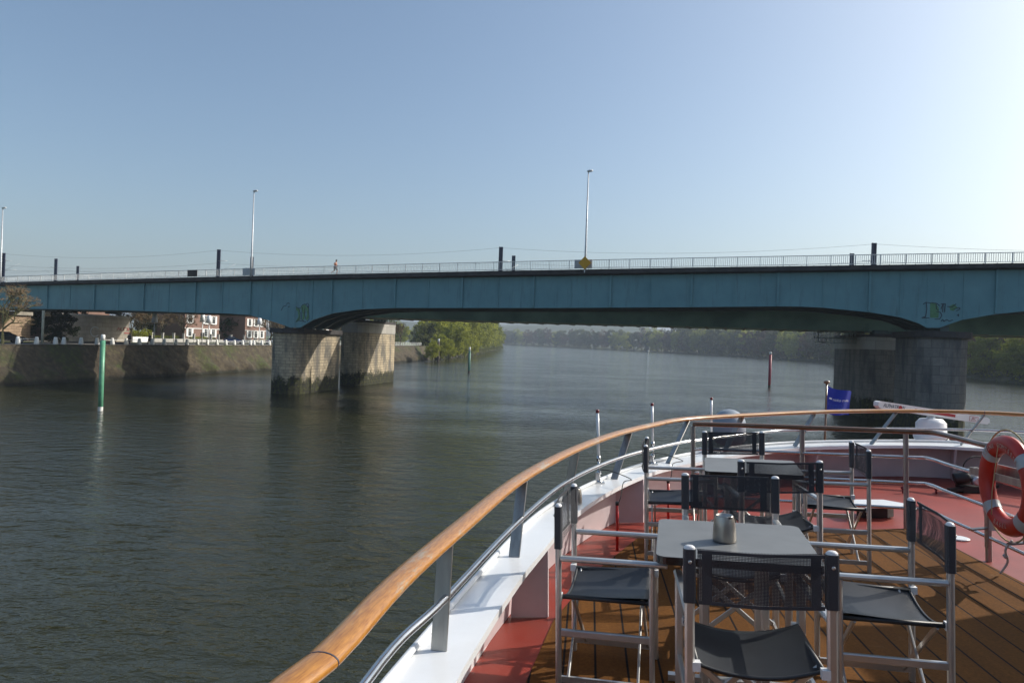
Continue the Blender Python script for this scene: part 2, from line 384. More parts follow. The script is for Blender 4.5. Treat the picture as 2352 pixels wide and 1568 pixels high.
def spline(pts, k=8):
    pts = [Vector(p) for p in pts]; out = []
    for i in range(len(pts)-1):
        p0, p1, p2, p3 = pts[max(i-1, 0)], pts[i], pts[i+1], pts[min(i+2, len(pts)-1)]
        for j in range(k):
            t = j/k; out.append(.5*((2*p1)+(p2-p0)*t+(2*p0-5*p1+4*p2-p3)*t*t+(3*p1-p0-3*p2+p3)*t**3))
    return out+[pts[-1]]
def text_mesh(txt, size, mat, shear=0, extrude=.0006, M=None, align='CENTER', width=None):
    cu = bpy.data.curves.new('t', 'FONT'); cu.body = txt; cu.size = size; cu.shear = shear; cu.extrude = extrude; cu.align_x = align; cu.align_y = 'CENTER'
    ob = bpy.data.objects.new('t', cu); COL.objects.link(ob); bpy.context.view_layer.update()
    me = bpy.data.meshes.new_from_object(ob.evaluated_get(bpy.context.evaluated_depsgraph_get()))
    bpy.data.objects.remove(ob); me.materials.clear(); me.materials.append(MATS[mat] if isinstance(mat, str) else mat)
    if width:
        xs = [v.co.x for v in me.vertices]; k = width/(max(xs)-min(xs)); me.transform(Matrix.Diagonal((k, 1, 1, 1)))
    if M: me.transform(M)
    return me
# ------------------------------------------------------------------ setting: water and land
b = MB(); n_ = 1
b.add([(-3000, -400, 0), (3000, -400, 0), (3000, 6000, 0), (-3000, 6000, 0)], [(0, 1, 2, 3)])
tag(b.build('water', waterm), kind='structure')
QS = .205
def quay(Y, off=0.): return -60.6+QS*(Y-78)+off            # x of the quay's top edge
QD = Vector((QS, 1, 0)).normalized(); QN = Vector((1, -QS, 0)).normalized()
# quay top paving, road, verge
def strip(name, o0, o1, z, mat, y0=-60, y1=235, kind='structure'):
    b = MB(); b.grid([[(quay(y, o0), y, z), (quay(y, o1), y, z)] for y in np.linspace(y0, y1, 12)], False)
    return tag(b.build(name, mat), kind=kind)
strip('quay', -6, -.0, 4.6, quayp)
strip('road', -13, -6, 4.55, roadm)
strip('pavement', -17, -13, 4.68, quayp)
b = MB(); b.box((0, 0, 0), (.01, .01, .01))
b = MB(); b.grid([[(-900, y, 4.45), (quay(y, -17), y, 4.45)] for y in (-60, 100, 235)], False)
b.grid([[(-900, 235, 4.45), (quay(235, -1.), 235, 4.45)], [(-900, 374, 3.), (-22, 374, 2.)], [(-900, 686, 2.), (-15, 686, 1.2)], [(-900, 900, 2), (-60, 900, 1.2)], [(-900, 1300, 2), (-500, 1300, 1)]], False)
tag(b.build('left_bank_ground', grass), kind='structure')
b = MB()
lb = [(-24, 235), (-25, 243), (-16.5, 374), (-8, 686), (-55, 900), (-495, 1300)]
b.grid([[(x-3, y, 2.5 if y < 400 else 1.2), (x, y, -.3)] for x, y in lb], False)
tag(b.build('left_bank_shore', slopem), kind='structure')
random.seed(3)
b = MB(); rows = []
for i in range(520):
    y = 20+i*.42; row = []
    for j in range(22):
        t = j/21; z = 4.6*(1-t)-.5*t; x = quay(y, 3.3*t)
        sgr = (y % 5.2)/5.2                                    # sloping buttress stones near the foot
        amp = .75*math.exp(-((t-.78)/.2)**2)*max(0, math.sin(math.pi*min(1, sgr*1.5)))
        nz = noise.noise(Vector((x*.8, y*.8, z*.8)))*.16+noise.noise(Vector((x*2.5, y*2.5, z*2)))*.07
        k = min(1, t*6); row.append((x+(nz+amp)*k, y+t*1.5, z+(nz*.6+amp*.5)*k))
    rows.append(row)
b.grid(rows, True)
tag(b.build('quay_wall', slopem), 'sloping stone quay wall with moss below the white bollards', 'quay wall')
# coping along the quay edge
b = MB(); b.grid([[(quay(y, -.5), y, 4.66), (quay(y, .12), y, 4.66), (quay(y, .12), y, 4.35)] for y in np.linspace(20, 238, 20)], False)
tag(b.build('quay_coping', slopem), kind='structure')
# right bank
rb = [(150, 60), (153, 150), (155, 211), (165, 251), (200, 400), (243, 537), (235, 720), (192, 950), (80, 1250), (-40, 1500), (-300, 1700), (-900, 1900)]
b = MB()
b.grid([[(x, y, -.3), (x+2, y+1, 1.2), (x+40, y+30, 3), (2400, y+600, 6)] for x, y in rb], True)
tag(b.build('right_bank_ground', pm('wooded_ground', (.045, .05, .02), .95, var=.3)), kind='structure')
def hill(name, x0, x1, Y, h, seed, depth=500):
    b = MB(); rows = []
    for i in range(60):
        x = x0+(x1-x0)*i/59; e = math.sin(math.pi*i/59)**.4
        hh = h*(.75+.35*noise.noise(Vector((x*.0016, seed, 0)))+.06*noise.noise(Vector((x*.012, seed, 3))))*e
        rows.append([(x, Y, 0), (x, Y+depth*.35, hh*.8), (x, Y+depth*.7, hh), (x, Y+depth*1.4, 0)])
    b.grid(rows, True); return tag(b.build(name, leafd), kind='structure')
hill('hills', -1500, 1700, 2100, 85, 1)
hill('hills', -2600, 2600, 3000, 125, 5)
# ------------------------------------------------------------------ road bridge
T2 = Vector((.955, -.296)); N2 = Vector((.296, .955)); PD = Vector((.21, .978)).normalized()
def bz(lst, deg):
    X, Z = zip(*[(p.x, p.z) for p in (face(u, v) for u, v in lst)]); return np.poly1d(np.polyfit(X, Z, deg))
zrail = bz([(0, 637), (330, 625.8), (689, 614.4), (1205, 602.3), (1895, 586.7), (2146, 582.3), (2352, 583.4)], 2)
zdeck = bz([(0, 648.5), (330, 641), (689, 633.4), (1205, 620.7), (1895, 608), (2146, 607), (2352, 607.6)], 2)
zfas = bz([(0, 657), (330, 651.6), (689, 645), (1205, 633.8), (1895, 624), (2146, 620.5), (2352, 621.5)], 2)
gb = [face(u, v) for u, v in [(0, 707), (140, 709), (300, 712), (440, 716.6), (520, 718.5), (574, 722), (624, 736), (655, 746), (668, 751), (690, 751), (720.7, 733), (764.6, 718.4), (829, 709), (911, 705.8), (1263, 705.8), (1601, 703.7), (1786, 702), (1840, 702.5), (1891, 705), (1997, 715.4), (2067, 727), (2110, 741), (2128, 751), (2156, 751), (2208, 733), (2284, 719.8), (2352, 713)]]
gbx = [p.x for p in gb]; gbz = [p.z for p in gb]
gbx = [-140.]+gbx+[gbx[-1]+8, 90.]; gbz = [gbz[0]-.7]+gbz+[gbz[-1]+.5, gbz[-1]+.7]
def zbot(x): return float(np.interp(x, gbx, gbz))
def bpnt(x, off, z): return (x+N2.x*off, 74.126-.31*x+N2.y*off, z)     # x on the near face, off metres behind it
X0, X1 = -128., 86.
xs = sorted(set(list(np.arange(X0, X1, 1.6))+[q for q in gbx if X0 < q < X1]+[q for q in np.arange(-32, -18, .4)]+[q for q in np.arange(30, 46, .4)]))
br = thing('road_bridge', 'long teal blue steel girder road bridge crossing the river with a pedestrian railing', 'bridge', (-25, 82, 0))
def girder_at(off, mat, nm, fl=.28):
    b = MB(); b.grid([[bpnt(x, off+.0, zfas(x)+.1) for x in xs], [bpnt(x, off, zbot(x)) for x in xs]], False)
    b.grid([[bpnt(x, off+.03, zbot(x)) for x in xs], [bpnt(x, off+.03, zfas(x)+.1) for x in xs]], False)
    g_ = b.build(nm, mat, br, False)
    b = MB(); q = [[bpnt(x, off-fl, zbot(x)-.0) for x in xs], [bpnt(x, off+fl, zbot(x)) for x in xs], [bpnt(x, off+fl, zbot(x)-.07) for x in xs], [bpnt(x, off-fl, zbot(x)-.07) for x in xs], [bpnt(x, off-fl, zbot(x)) for x in xs]]
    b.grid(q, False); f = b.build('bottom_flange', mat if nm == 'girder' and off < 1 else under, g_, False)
    return g_
g0 = girder_at(0, gird, 'girder', .12)
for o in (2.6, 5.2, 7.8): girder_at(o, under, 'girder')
st = [110, 161, 218, 272.5, 331, 388, 450, 511, 576, 624, 674, 718, 763, 832, 908, 984, 1062, 1144, 1226, 1311, 1402, 1492, 1588, 1685, 1786.5, 1890.6, 1997, 2068.6, 2142, 2213.6, 2288]
stx = [face(u, 680).x for u in st]; stx = [stx[0]-5.6*k for k in (3, 2, 1)]+stx+[stx[-1]+3.6*k for k in (1, 2, 3)]
for i, x in enumerate(stx):
    wide = (3 <= i < 3+len(st)) and st[i-3] in (674, 2142); minor = (i % 2 == 0) and not wide
    z0 = zbot(x)+.02; z1 = zfas(x)
    b = MB(); hw_ = .42 if wide else (.05 if minor else .09); dp = .03 if wide else (.06 if minor else .2)
    lo = max(zbot(x-hw_), zbot(x+hw_))+.01
    vs = [bpnt(x-hw_, 0, lo), bpnt(x+hw_, 0, lo), bpnt(x+hw_, -dp, lo), bpnt(x-hw_, -dp, lo), bpnt(x-hw_, 0, z1), bpnt(x+hw_, 0, z1), bpnt(x+hw_, -dp, z1), bpnt(x-hw_, -dp, z1)]
    b.add(vs, [(0, 1, 2, 3), (7, 6, 5, 4), (0, 4, 5, 1), (1, 5, 6, 2), (2, 6, 7, 3), (3, 7, 4, 0)]); b.build('stiffener', gird, br, False)
# deck slab with dark fascia
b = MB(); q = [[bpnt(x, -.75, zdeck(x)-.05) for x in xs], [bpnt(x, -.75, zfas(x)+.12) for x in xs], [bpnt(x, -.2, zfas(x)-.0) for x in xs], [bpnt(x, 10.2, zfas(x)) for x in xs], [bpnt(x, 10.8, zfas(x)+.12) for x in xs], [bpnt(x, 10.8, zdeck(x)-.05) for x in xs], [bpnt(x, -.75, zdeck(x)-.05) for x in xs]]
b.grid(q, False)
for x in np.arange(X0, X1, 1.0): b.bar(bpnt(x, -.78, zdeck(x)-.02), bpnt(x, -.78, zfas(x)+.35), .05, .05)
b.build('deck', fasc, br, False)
rail_x = np.arange(X0, X1, 2.06*.955)
def railing(off):
    b = MB()
    b.tube([bpnt(x, off, zrail(x)-.02) for x in rail_x], .04, 6)
    b.tube([bpnt(x, off, zdeck(x)+.09) for x in rail_x], .03, 6)
    for x in rail_x: b.bar(bpnt(x, off, zdeck(x)-.1), bpnt(x, off, zrail(x)), .06, .06)
    for x in np.arange(X0, X1, .165): b.bar(bpnt(x, off, zdeck(x)+.09), bpnt(x, off, zrail(x)-.03), .03, .03)
    b.build('railing', railw, br, False)
railing(-.6); railing(10.6)
for (u0, u1) in ((440, 462), (566, 594), (1322, 1362)):
    x0, x1 = face(u0, 630).x, face(u1, 630).x; b = MB(); z0, z1 = zdeck(x0)+.05, zrail(x0)+.02
    b.bar(bpnt(x0, -.68, (z0+z1)/2), bpnt(x1, -.68, (z0+z1)/2+(x1-x0)*.02), .05, z1-z0); b.build('railing_panel', greypan if u0 > 500 else fasc, br, False)
# cross frames under the deck
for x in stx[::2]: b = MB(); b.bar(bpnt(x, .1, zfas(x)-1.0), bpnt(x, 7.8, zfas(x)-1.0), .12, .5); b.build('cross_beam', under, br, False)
def pier_loop(c, wd, ln, nose=True, k=9):
    """ground outline: c = near middle (x,y), long axis PD"""
    c = Vector(c); q = Vector((PD.y, -PD.x)); r = wd/2; pts = []
    for i in range(k+1):
        t = math.pi*i/k; pts.append(c+PD*(r-r*math.sin(t))-q*r*math.cos(t))
    # (left ... nose ... right) then the far end
    for i in range(k+1):
        t = math.pi*i/k; pts.append(c+PD*(ln-r+r*math.sin(t)*(.35 if nose else .1))+q*r*math.cos(t))
    return [(p.x, p.y) for p in pts]
def pier(c, wd, ln, ztop, mat, capm, parent, capz=.55, over=.35, z0=-1.5, clad=None, zc=0):
    b = MB(); lp = pier_loop(c, wd, ln)
    b.wall(lp, z0, (zc or ztop-capz)); o = b.build('pier', mat, parent, False)
    if clad: b = MB(); b.wall(pier_loop(Vector(c)-PD*.04, wd+.08, ln+.08), zc, ztop-capz); b.build('upper_block', clad, o, False)
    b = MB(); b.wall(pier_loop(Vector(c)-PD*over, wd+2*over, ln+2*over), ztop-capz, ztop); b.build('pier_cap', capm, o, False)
    return o
pl = on(625.5, 900, 0); q_ = Vector((PD.y, -PD.x))
LW = 4.1
cL = Vector((pl.x, pl.y))+q_*LW/2-PD*1.9
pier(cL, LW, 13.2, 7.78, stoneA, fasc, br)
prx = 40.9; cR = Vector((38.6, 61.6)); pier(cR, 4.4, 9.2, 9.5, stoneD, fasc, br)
pier((-78.7, 101.0), 3.8, 10., 9.0, stone('warm_abutment_stone', (.52, .37, .25), (.22, .16, .11), (.22, .15, .10), .9, .42, 0, .4, .03), stoneL, br, z0=3)
for cc, zt in ((cL, 7.78), (cR, 9.5)):
    for o in (.8, 3.4, 6.0, 8.6):
        p = cc+PD*(o+.9); b = MB(); b.box((p.x, p.y, zt+.25), (.8, .8, .6)); b.build('bearing', under, br, False)
# graffiti on the near girder
def stroke_face(pts, wd, mat, name='graffiti', off=-.012):
    b = MB(); Q = [face(u, v) for u, v in pts]
    for p, q in zip(Q[:-1], Q[1:]):
        p = p+Vector((N2.x*off, N2.y*off, 0)); q = q+Vector((N2.x*off, N2.y*off, 0)); b.bar(p, q, .006, wd, up=(0, 0, 1)) if abs((q-p).normalized().z) < .9 else b.bar(p, q, wd, .006, up=(N2.x, N2.y, 0))
    return b.build(name, mat, g0, False)
def fill_face(pts, mat, off=-.006):
    b = MB(); Q = [face(u, v)+Vector((N2.x*off, N2.y*off, 0)) for u, v in pts]; b.add(Q, [tuple(range(len(Q)))]); return b.build('graffiti', mat, g0, False)
def zz(pts): return [(672+(x-340)/3.413, 545.5+y/3.413) for x, y in pts]
def g2(pts): return [(574.2+x/3.413, 545.5+y/3.413) for x, y in pts]
def g4(pts): return [(1780+x/3.413, 545.5+y/3.413) for x, y in pts]
for q in ([(352, 530), (372, 548), (396, 560), (392, 585), (372, 575), (352, 560)], [(372, 560), (392, 590), (398, 640), (372, 660), (352, 668), (380, 620)],
          [(400, 545), (420, 525), (440, 530), (436, 570), (428, 640), (410, 650), (412, 590), (402, 560)], [(436, 540), (458, 548), (460, 600), (462, 630), (446, 652), (438, 640), (448, 600)]):
    fill_face(g2(q), graf)
for q in ([(346, 522), (360, 545), (380, 552), (400, 552)], [(380, 556), (395, 590), (390, 625), (372, 650), (350, 668)], [(400, 545), (412, 528), (432, 520), (445, 535)], [(412, 545), (406, 590), (402, 640), (425, 655)],
          [(432, 550), (428, 600), (438, 640)], [(440, 528), (460, 545), (462, 600), (464, 640), (446, 660)], [(420, 590), (440, 585)], [(352, 660), (380, 650), (410, 655), (440, 662)], [(440, 520), (452, 515), (463, 530), (460, 548), (448, 545)],
          [(285, 520), (300, 512), (315, 520), (312, 540), (298, 545)], [(245, 570), (262, 540), (290, 530)]):
    stroke_face(g2(q), .07, inkd)
fill_face(g4([(1215, 510), (1262, 512), (1285, 560), (1280, 630), (1215, 628)]), graf, -.036); fill_face(g4([(1365, 540), (1400, 520), (1430, 545), (1400, 575), (1375, 570)]), graf)
for q in ([(1160, 522), (1185, 508), (1225, 515)], [(1185, 510), (1190, 560), (1180, 620), (1148, 628)], [(1150, 628), (1210, 630)], [(1225, 510), (1268, 516), (1290, 535)], [(1262, 520), (1265, 560), (1280, 570)], [(1250, 640), (1290, 638), (1308, 610), (1295, 585), (1262, 580)],
          [(1300, 520), (1335, 518), (1330, 560), (1330, 585)], [(1300, 560), (1318, 520), (1312, 585)], [(1350, 540), (1385, 545), (1420, 520)], [(1400, 560), (1445, 548), (1450, 560), (1420, 575)], [(1425, 610), (1440, 600), (1436, 618)], [(1300, 655), (1315, 640), (1322, 658), (1345, 642), (1365, 655), (1392, 645)]):
    stroke_face(g4(q), .06, inkd, off=-.045)
# yellow diamond
t = thing('navigation_sign', 'yellow diamond navigation sign fixed to the bridge railing at mid span', 'sign', tuple(face(1343, 618, -1)))
c = face(1343, 603.5, -1.0); ux = Vector((T2.x, T2.y, 0)); b = MB()
for k in (0,):
    vs = [c+ux*.66, c+Vector((0, 0, .68)), c-ux*.66, c-Vector((0, 0, .68))]; nv = Vector((N2.x, N2.y, 0))*.04
    b.add(vs+[p+nv for p in vs], [(0, 1, 2, 3), (7, 6, 5, 4), (0, 4, 5, 1), (1, 5, 6, 2), (2, 6, 7, 3), (3, 7, 4, 0)])
b.build('sign_plate', yel, t, False)
b = MB(); b.bar(c-Vector((0, 0, 1.0))+nv, c+Vector((0, 0, .5))+nv*1.5, .07, .05); b.build('sign_bracket', railw, t, False)
# street lamps on the bridge
def bridge_lamp(u, vt, label):
    x = face(u, vt+150).x; z0 = zdeck(x)-.4; p = face(u, 620, -.75); tt = thing('street_lamp', label, 'street lamp', (p.x, p.y, z0), group='tall street lamps on the bridge')
    a, D = ray(u, vt); top = CAMZ-D*p.y; b = MB(); b.tube([(p.x, p.y, z0), (p.x, p.y, z0+2), (p.x, p.y, top)], [.13, .11, .05], 10); b.build('pole', galv, tt, False)
    b = MB(); b.box((p.x, p.y, z0+.1), (.36, .36, .25)); b.build('base', fasc, tt, False)
    b = MB(); M = Matrix.Translation((p.x+.15, p.y, top)) @ Matrix.Rotation(R(-8), 4, 'Y')
    b.lathe([(.02, -.13), (.13, -.12), (.17, 0), (.1, .1), (.02, .12)], seg=10, M=M @ Matrix.Diagonal((2.0, 1, .9, 1))); b.build('lamp_head', galv, tt, False)
    return tt
bridge_lamp(1.5, 477, 'tall street lamp on the bridge at the left edge of the photo')
bridge_lamp(577, 438, 'tall street lamp on the bridge above the left river piers')
bridge_lamp(1343.5, 392, 'tall street lamp on the bridge behind the yellow diamond sign')
# ------------------------------------------------------------------ railway bridge behind
rw = thing('railway_bridge', 'flat railway bridge deck running behind the teal road bridge', 'bridge', (-18, 105, 0))
def rz_(x): return 9.85+.0*x
b = MB(); xr = np.arange(-150, 95, 4.)
def rsec(x, zb_=9.88): return [bpnt(x, 15.9, 12.9), bpnt(x, 15.9, 12.2), bpnt(x, 17.2, 12.0), bpnt(x, 17.9, zb_), bpnt(x, 27.2, zb_), bpnt(x, 27.9, 12.0), bpnt(x, 29.2, 12.2), bpnt(x, 29.2, 12.9), bpnt(x, 15.9, 12.9)]
b.grid([rsec(x) for x in xr], False); b.build('deck', undg, rw, False)
b = MB()
for x in np.arange(-140, 92, 2.2): b.bar(bpnt(x, 18.0, 9.83), bpnt(x, 27.1, 9.83), .28, .09)
b.build('soffit_rib', conc, rw, False)
b = MB(); b.tube([bpnt(x, 16.0, 13.9) for x in xr], .03, 5); b.tube([bpnt(x, 16.0, 13.4) for x in xr], .02, 5)
for x in np.arange(-148, 92, 2): b.bar(bpnt(x, 16, 12.9), bpnt(x, 16, 13.9), .05, .05)
b.build('railing', railw, rw, False)
pr = on(905.8, 876, 0); lnF = 13.5
cF = Vector((pr.x, pr.y))-q_*2.05-PD*(lnF-.6)
pier(cF, 4.1, lnF+1, 9.55, stoneA, fasc, rw, capz=.35, over=.12, clad=stoneC, zc=7.65)
cG = Vector((41.9, 77.6)); pier(cG, 4.4, 17.0, 9.55, stoneD, fasc, rw, capz=.35, over=.12, clad=stoneC, zc=7.8)
wp = pier((-72.3, 108.5), 4.4, 16.5, 9.1, stoneL, conc, rw, capz=.3, over=.1, z0=3)
for cc, ln in ((cF, 13.5), (cG, 16), (Vector((-72.3, 108.5)), 15)):
    for o in (2.5, ln-2): p = cc+PD*o; b = MB(); b.box((p.x, p.y, 9.7), (2.2, 1., .6)); b.build('bearing', under, rw, False)
# faded tags on the white pier
fx_ = Vector((-72.3, 108.5))+q_*2.26
def on_pier(d, z): p = fx_+PD*d; return Vector((p.x, p.y, z))
b = MB()
for (d0, z0, d1, z1) in ((11.5, 6.6, 11.9, 7.1), (11.9, 7.1, 12.2, 6.6), (12.4, 6.6, 12.4, 7.1), (12.4, 6.6, 12.9, 6.6), (13.1, 6.6, 13.1, 7.1), (13.1, 7.1, 13.6, 7.1), (13.8, 6.6, 14.3, 7.1), (13.8, 7.1, 14.3, 6.6)):
    b.bar(on_pier(d0, z0), on_pier(d1, z1), .02, .12)
b.bar(on_pier(13.2, 6.2), on_pier(14.6, 6.2), .02, .22); b.build('graffiti', pinkp, wp, False)
b = MB(); cpt = [on_pier(6.8+.9*math.cos(a), 6.3+.8*math.sin(a)) for a in np.linspace(.7, 5.6, 14)]
for p, q in zip(cpt[:-1], cpt[1:]): b.bar(p, q, .02, .14)
b.build('graffiti', greypan, wp, False)
# inspection cages on the railway piers
def cage(c3, L, Wd, label, h=1.1):
    t = thing('inspection_platform', label, 'platform', c3); b = MB()
    b.box((0, 0, 0), (L, Wd, .08)); b.build('floor', platg, t)
    b = MB()
    for z in (.55, h): b.tube([(-L/2, -Wd/2, z), (L/2, -Wd/2, z), (L/2, Wd/2, z), (-L/2, Wd/2, z), (-L/2, -Wd/2, z)], .06, 6)
    for x in np.arange(-L/2, L/2+.01, .5):
        for y in (-Wd/2, Wd/2): b.bar((x, y, 0), (x, y, h), .045, .045)
    b.build('guardrail', platg, t)
    b = MB()
    for x in (-L/2+.05, L/2-.05): b.bar((x, 0, 0), (x, 0, 1.9), .07, .07)
    b.build('hanger', platg, t); return t
pc = at(1918, 787, 83); cage(tuple(pc), 4.2, 1.8, 'grey metal inspection cage hanging on the right railway pier', 1.7)
b0 = cF+PD*10; t = thing('pier_guardrail', 'green metal guardrail on top of the left railway pier', 'guardrail', (b0.x, b0.y, 9.55))
b = MB(); lp = [(cF+PD*s_+q_*w__) for s_, w__ in ((4, 1.9), (14.0, 1.9), (14.2, -1.8))]
for z in (.5, 1.0): b.tube([(p.x-b0.x, p.y-b0.y, z) for p in lp], .04, 6)
for k in range(9): p = lp[0].lerp(lp[1], k/8); b.bar((p.x-b0.x, p.y-b0.y, 0), (p.x-b0.x, p.y-b0.y, 1.), .06, .06)
b.build('rail', galv, t)
b1 = cG+PD*2; t = thing('pier_guardrail', 'green metal guardrail on top of the right railway pier', 'guardrail', (b1.x, b1.y, 9.55))
b = MB(); lp = [(cG+PD*s_-q_*1.9) for s_ in (0.5, 14)]
for z in (.55, 1.1): b.tube([(p.x-b1.x, p.y-b1.y, z) for p in lp], .035, 6)
for k in range(9): p = lp[0].lerp(lp[1], k/8); b.bar((p.x-b1.x, p.y-b1.y, 0), (p.x-b1.x, p.y-b1.y, 1.1), .05, .05)
b.build('rail', undg, t)
# catenary masts and wires
masts = [(9, 581, 17.2, 1), (503, 573, 17.2, 1), (1151, 567, 17.2, 1), (2008, 558, 17.2, -1), (129, 594, 27.6, -1), (579, 590, 27.6, -1), (1180, 587, 27.6, -1), (1957, 582, 27.6, 1), (179, 611, 44, 1)]
names = ['leftmost', 'third from the left, near the left lamp', 'just left of the mid-river pair', 'tallest at the right above the right pier', 'second from the left', 'right behind the left street lamp', 'right-hand one of the mid-river pair', 'shorter one of the right pair', 'smallest and farthest at the left']
mp_ = []
for (u, v, off, sdn), nm in zip(masts, names):
    p = face(u, v, off); t = thing('catenary_mast', 'dark steel overhead line mast, '+nm, 'mast', (p.x, p.y, 12.9), group='overhead line masts on the railway bridge')
    H = p.z-12.9; wd = .42; b = MB()
    for s_ in (-1, 1): b.bar((s_*wd/2, 0, 0), (s_*wd/2, 0, H), .12, .16, up=(0, 1, 0))
    for k in range(int(H/.9)): b.bar((-wd/2, 0, .3+k*.9), (wd/2, 0, .3+k*.9+.45), .03, .05, up=(0, 1, 0))
    b.box((0, .02, H/2), (wd-.1, .03, H)); b.build('column', mast, t)
    b = MB(); b.tube([(0, 0, 4.9), (sdn*1.2, .3, 5.0)], .035, 5); b.tube([(0, 0, 3.2), (sdn*2.4, .6, 4.6)], .03, 5); b.tube([(sdn*.3, 0, 3.3), (sdn*1.9, .5, 3.5)], .03, 5)
    for z in (4.9, 3.25): b.lathe([(.03, 0), (.07, .05), (.03, .1), (.07, .15), (.03, .2)], c=(sdn*.45, .1, z), seg=6)
    b.build('bracket_arm', galv, t); mp_.append((p, off))
def wire(a, b_, sag, label):
    a = Vector(a); b_ = Vector(b_); pts = [a.lerp(b_, k/20)-Vector((0, 0, sag*4*(k/20)*(1-k/20))) for k in range(21)]
    m_ = MB(); m_.tube(pts, .018, 4); o = m_.build('overhead_wire', mast); return tag(o, label, 'wire', 'overhead wires along the railway bridge')
row1 = sorted([p for p, o in mp_ if o < 20], key=lambda p: p.x); row2 = sorted([p for p, o in mp_ if 20 < o < 30], key=lambda p: p.x)
row1 = [row1[0]-Vector((30, -9.3, 0))]+row1+[row1[-1]+Vector((42, -13, 0))]; row2 = [row2[0]-Vector((30, -9.3, 0))]+row2+[row2[-1]+Vector((42, -13, 0))]
for nm, rw_ in (('nearer track', row1), ('farther track', row2)):
    for dz, sg, lv in ((-.15, .9, 'top'), (-2.1, .7, 'upper'), (-3.1, .15, 'middle'), (-3.9, .25, 'lowest')):
        if lv == 'top' and nm != 'nearer track' : continue
        pts = []; 
        for a_, b__ in zip(rw_[:-1], rw_[1:]):
            A = a_+Vector((0, -.2, dz)); B_ = b__+Vector((0, -.2, dz))
            pts += [A.lerp(B_, k/14)-Vector((0, 0, sg*4*(k/14)*(1-k/14))) for k in range(14)]
        m_ = MB(); m_.tube(pts, .011, 4); tag(m_.build('overhead_wire', mast), f'{lv} overhead wire of the {nm} on the railway bridge', 'wire', 'overhead wires along the railway bridge')
# ------------------------------------------------------------------ quay furniture
ordn = ['first', 'second', 'third', 'fourth', 'fifth', 'sixth', 'seventh', 'eighth', 'ninth', 'tenth', 'eleventh', 'twelfth', 'thirteenth', 'fourteenth', 'fifteenth', 'sixteenth', 'seventeenth', 'eighteenth', 'nineteenth', 'twentieth', 'twenty-first', 'twenty-second', 'twenty-third']
def quay_at(u, off=-.6, v=790):
    a, _ = ray(u, v); Y = (-60.6-QS*78+off)/(a-QS); return Vector((a*Y, Y, 4.62))
bu = [41, 84, 127.5, 146.5, 186, 223, 258, 289.5, 320, 350, 377, 404, 429, 453.5, 476, 498, 518.6, 538, 557, 575, 583, 601.5, 618.5]
b = MB(); b.lathe([(.30, 0), (.29, .3), (.2, .92), (.17, .98), (.05, 1.0)], seg=8); bme = b.mesh('bollard', bollm)
bp_ = []
for i, u in enumerate(bu):
    p = quay_at(u); o = put('bollard', bme); o.matrix_basis = Matrix.Translation(p) @ Matrix.Rotation(.2+i*.05, 4, 'Z') @ Matrix.Rotation(random.uniform(-.03, .03), 4, 'Y'); bp_.append(p)
    tag(o, f'white tapered concrete bollard on the quay edge, {ordn[i]} from the left', 'bollard', 'white bollards along the quay')
for (i0, i1) in ((0, 1), (5, 8), (12, 22)):
    b = MB()
    for i in range(i0, i1): b.tube([bp_[i]+Vector((0, 0, .72)), bp_[i+1]+Vector((0, 0, .72))], .035, 6)
    tag(b.build('barrier_pipe', bollm), {0: 'white barrier pipe between the leftmost bollards', 5: 'barrier pipe between bollards in front of the graffiti pier', 12: 'long white barrier pipe linking the bollards in front of the brick houses'}[i0], 'barrier')
# far quay railing beyond the piers
t = thing('quay_railing', 'white railing on the quay beyond the left river piers', 'railing', (quay(180, -.5), 180, 4.6)); b = MB()
ry = list(np.arange(142, 232, 2.))
for z in (4.95, 5.3, 5.65): b.tube([(quay(y, -.5), y, z) for y in ry], .04, 5)
for y in ry: b.bar((quay(y, -.5), y, 4.6), (quay(y, -.5), y, 5.7), .09, .09)
b.build('rails_and_posts', bollm, t, False)
# quay lamp posts with tapering lanterns
def quay_lamp(u, vtop, off, label):
    p = quay_at(u, off); a, D = ray(u, vtop); top = CAMZ-D*p.y; H = top-4.6
    t = thing('lamp_post', label, 'lamp post', (p.x, p.y, 4.6), group='lamp posts on the quay'); b = MB(); b.tube([(0, 0, 0), (0, 0, H-1.4)], .09, 8); b.build('pole', galv, t)
    b = MB(); b.lathe([(.52, H-1.5), (.27, H), (.05, H+.02)], seg=12); b.lathe([(.1, H-1.5), (.5, H-1.49)], seg=12, cap=False); b.build('lamp_shade', white, t)
quay_lamp(353, 719, -4.5, 'lamp post with white tapered shade right of the graffiti pier')
quay_lamp(463.5, 720, -3, 'left-hand of the two lamp posts standing close together before the brick house')
quay_lamp(478.5, 724, -6.5, 'right-hand of the two lamp posts standing close together before the brick house')
quay_lamp(594.5, 728, -4, 'lamp post with white tapered shade left of the river piers')
p = quay_at(97, -4); b = MB(); b.tube([(0, 0, 0), (0, 0, 4.4)], .16, 8); o = b.build('round_post', pm('pale_post', (.42, .42, .33), .7)); o.matrix_basis = Matrix.Translation(p); tag(o, 'plain pale round post standing beside the stone bridge pier', 'post')
p = quay_at(613, -9); t = thing('utility_mast', 'grey lattice utility mast left of the river piers', 'mast', tuple(p)); b = MB()
for sx in (-.3, .3): b.tube([(sx, 0, 0), (sx*.5, 0, 6)], .06, 5)
for k in range(10): b.bar((-.28, 0, k*.6), (.28, 0, k*.6+.5), .04, .04)
b.build('lattice', galv, t)
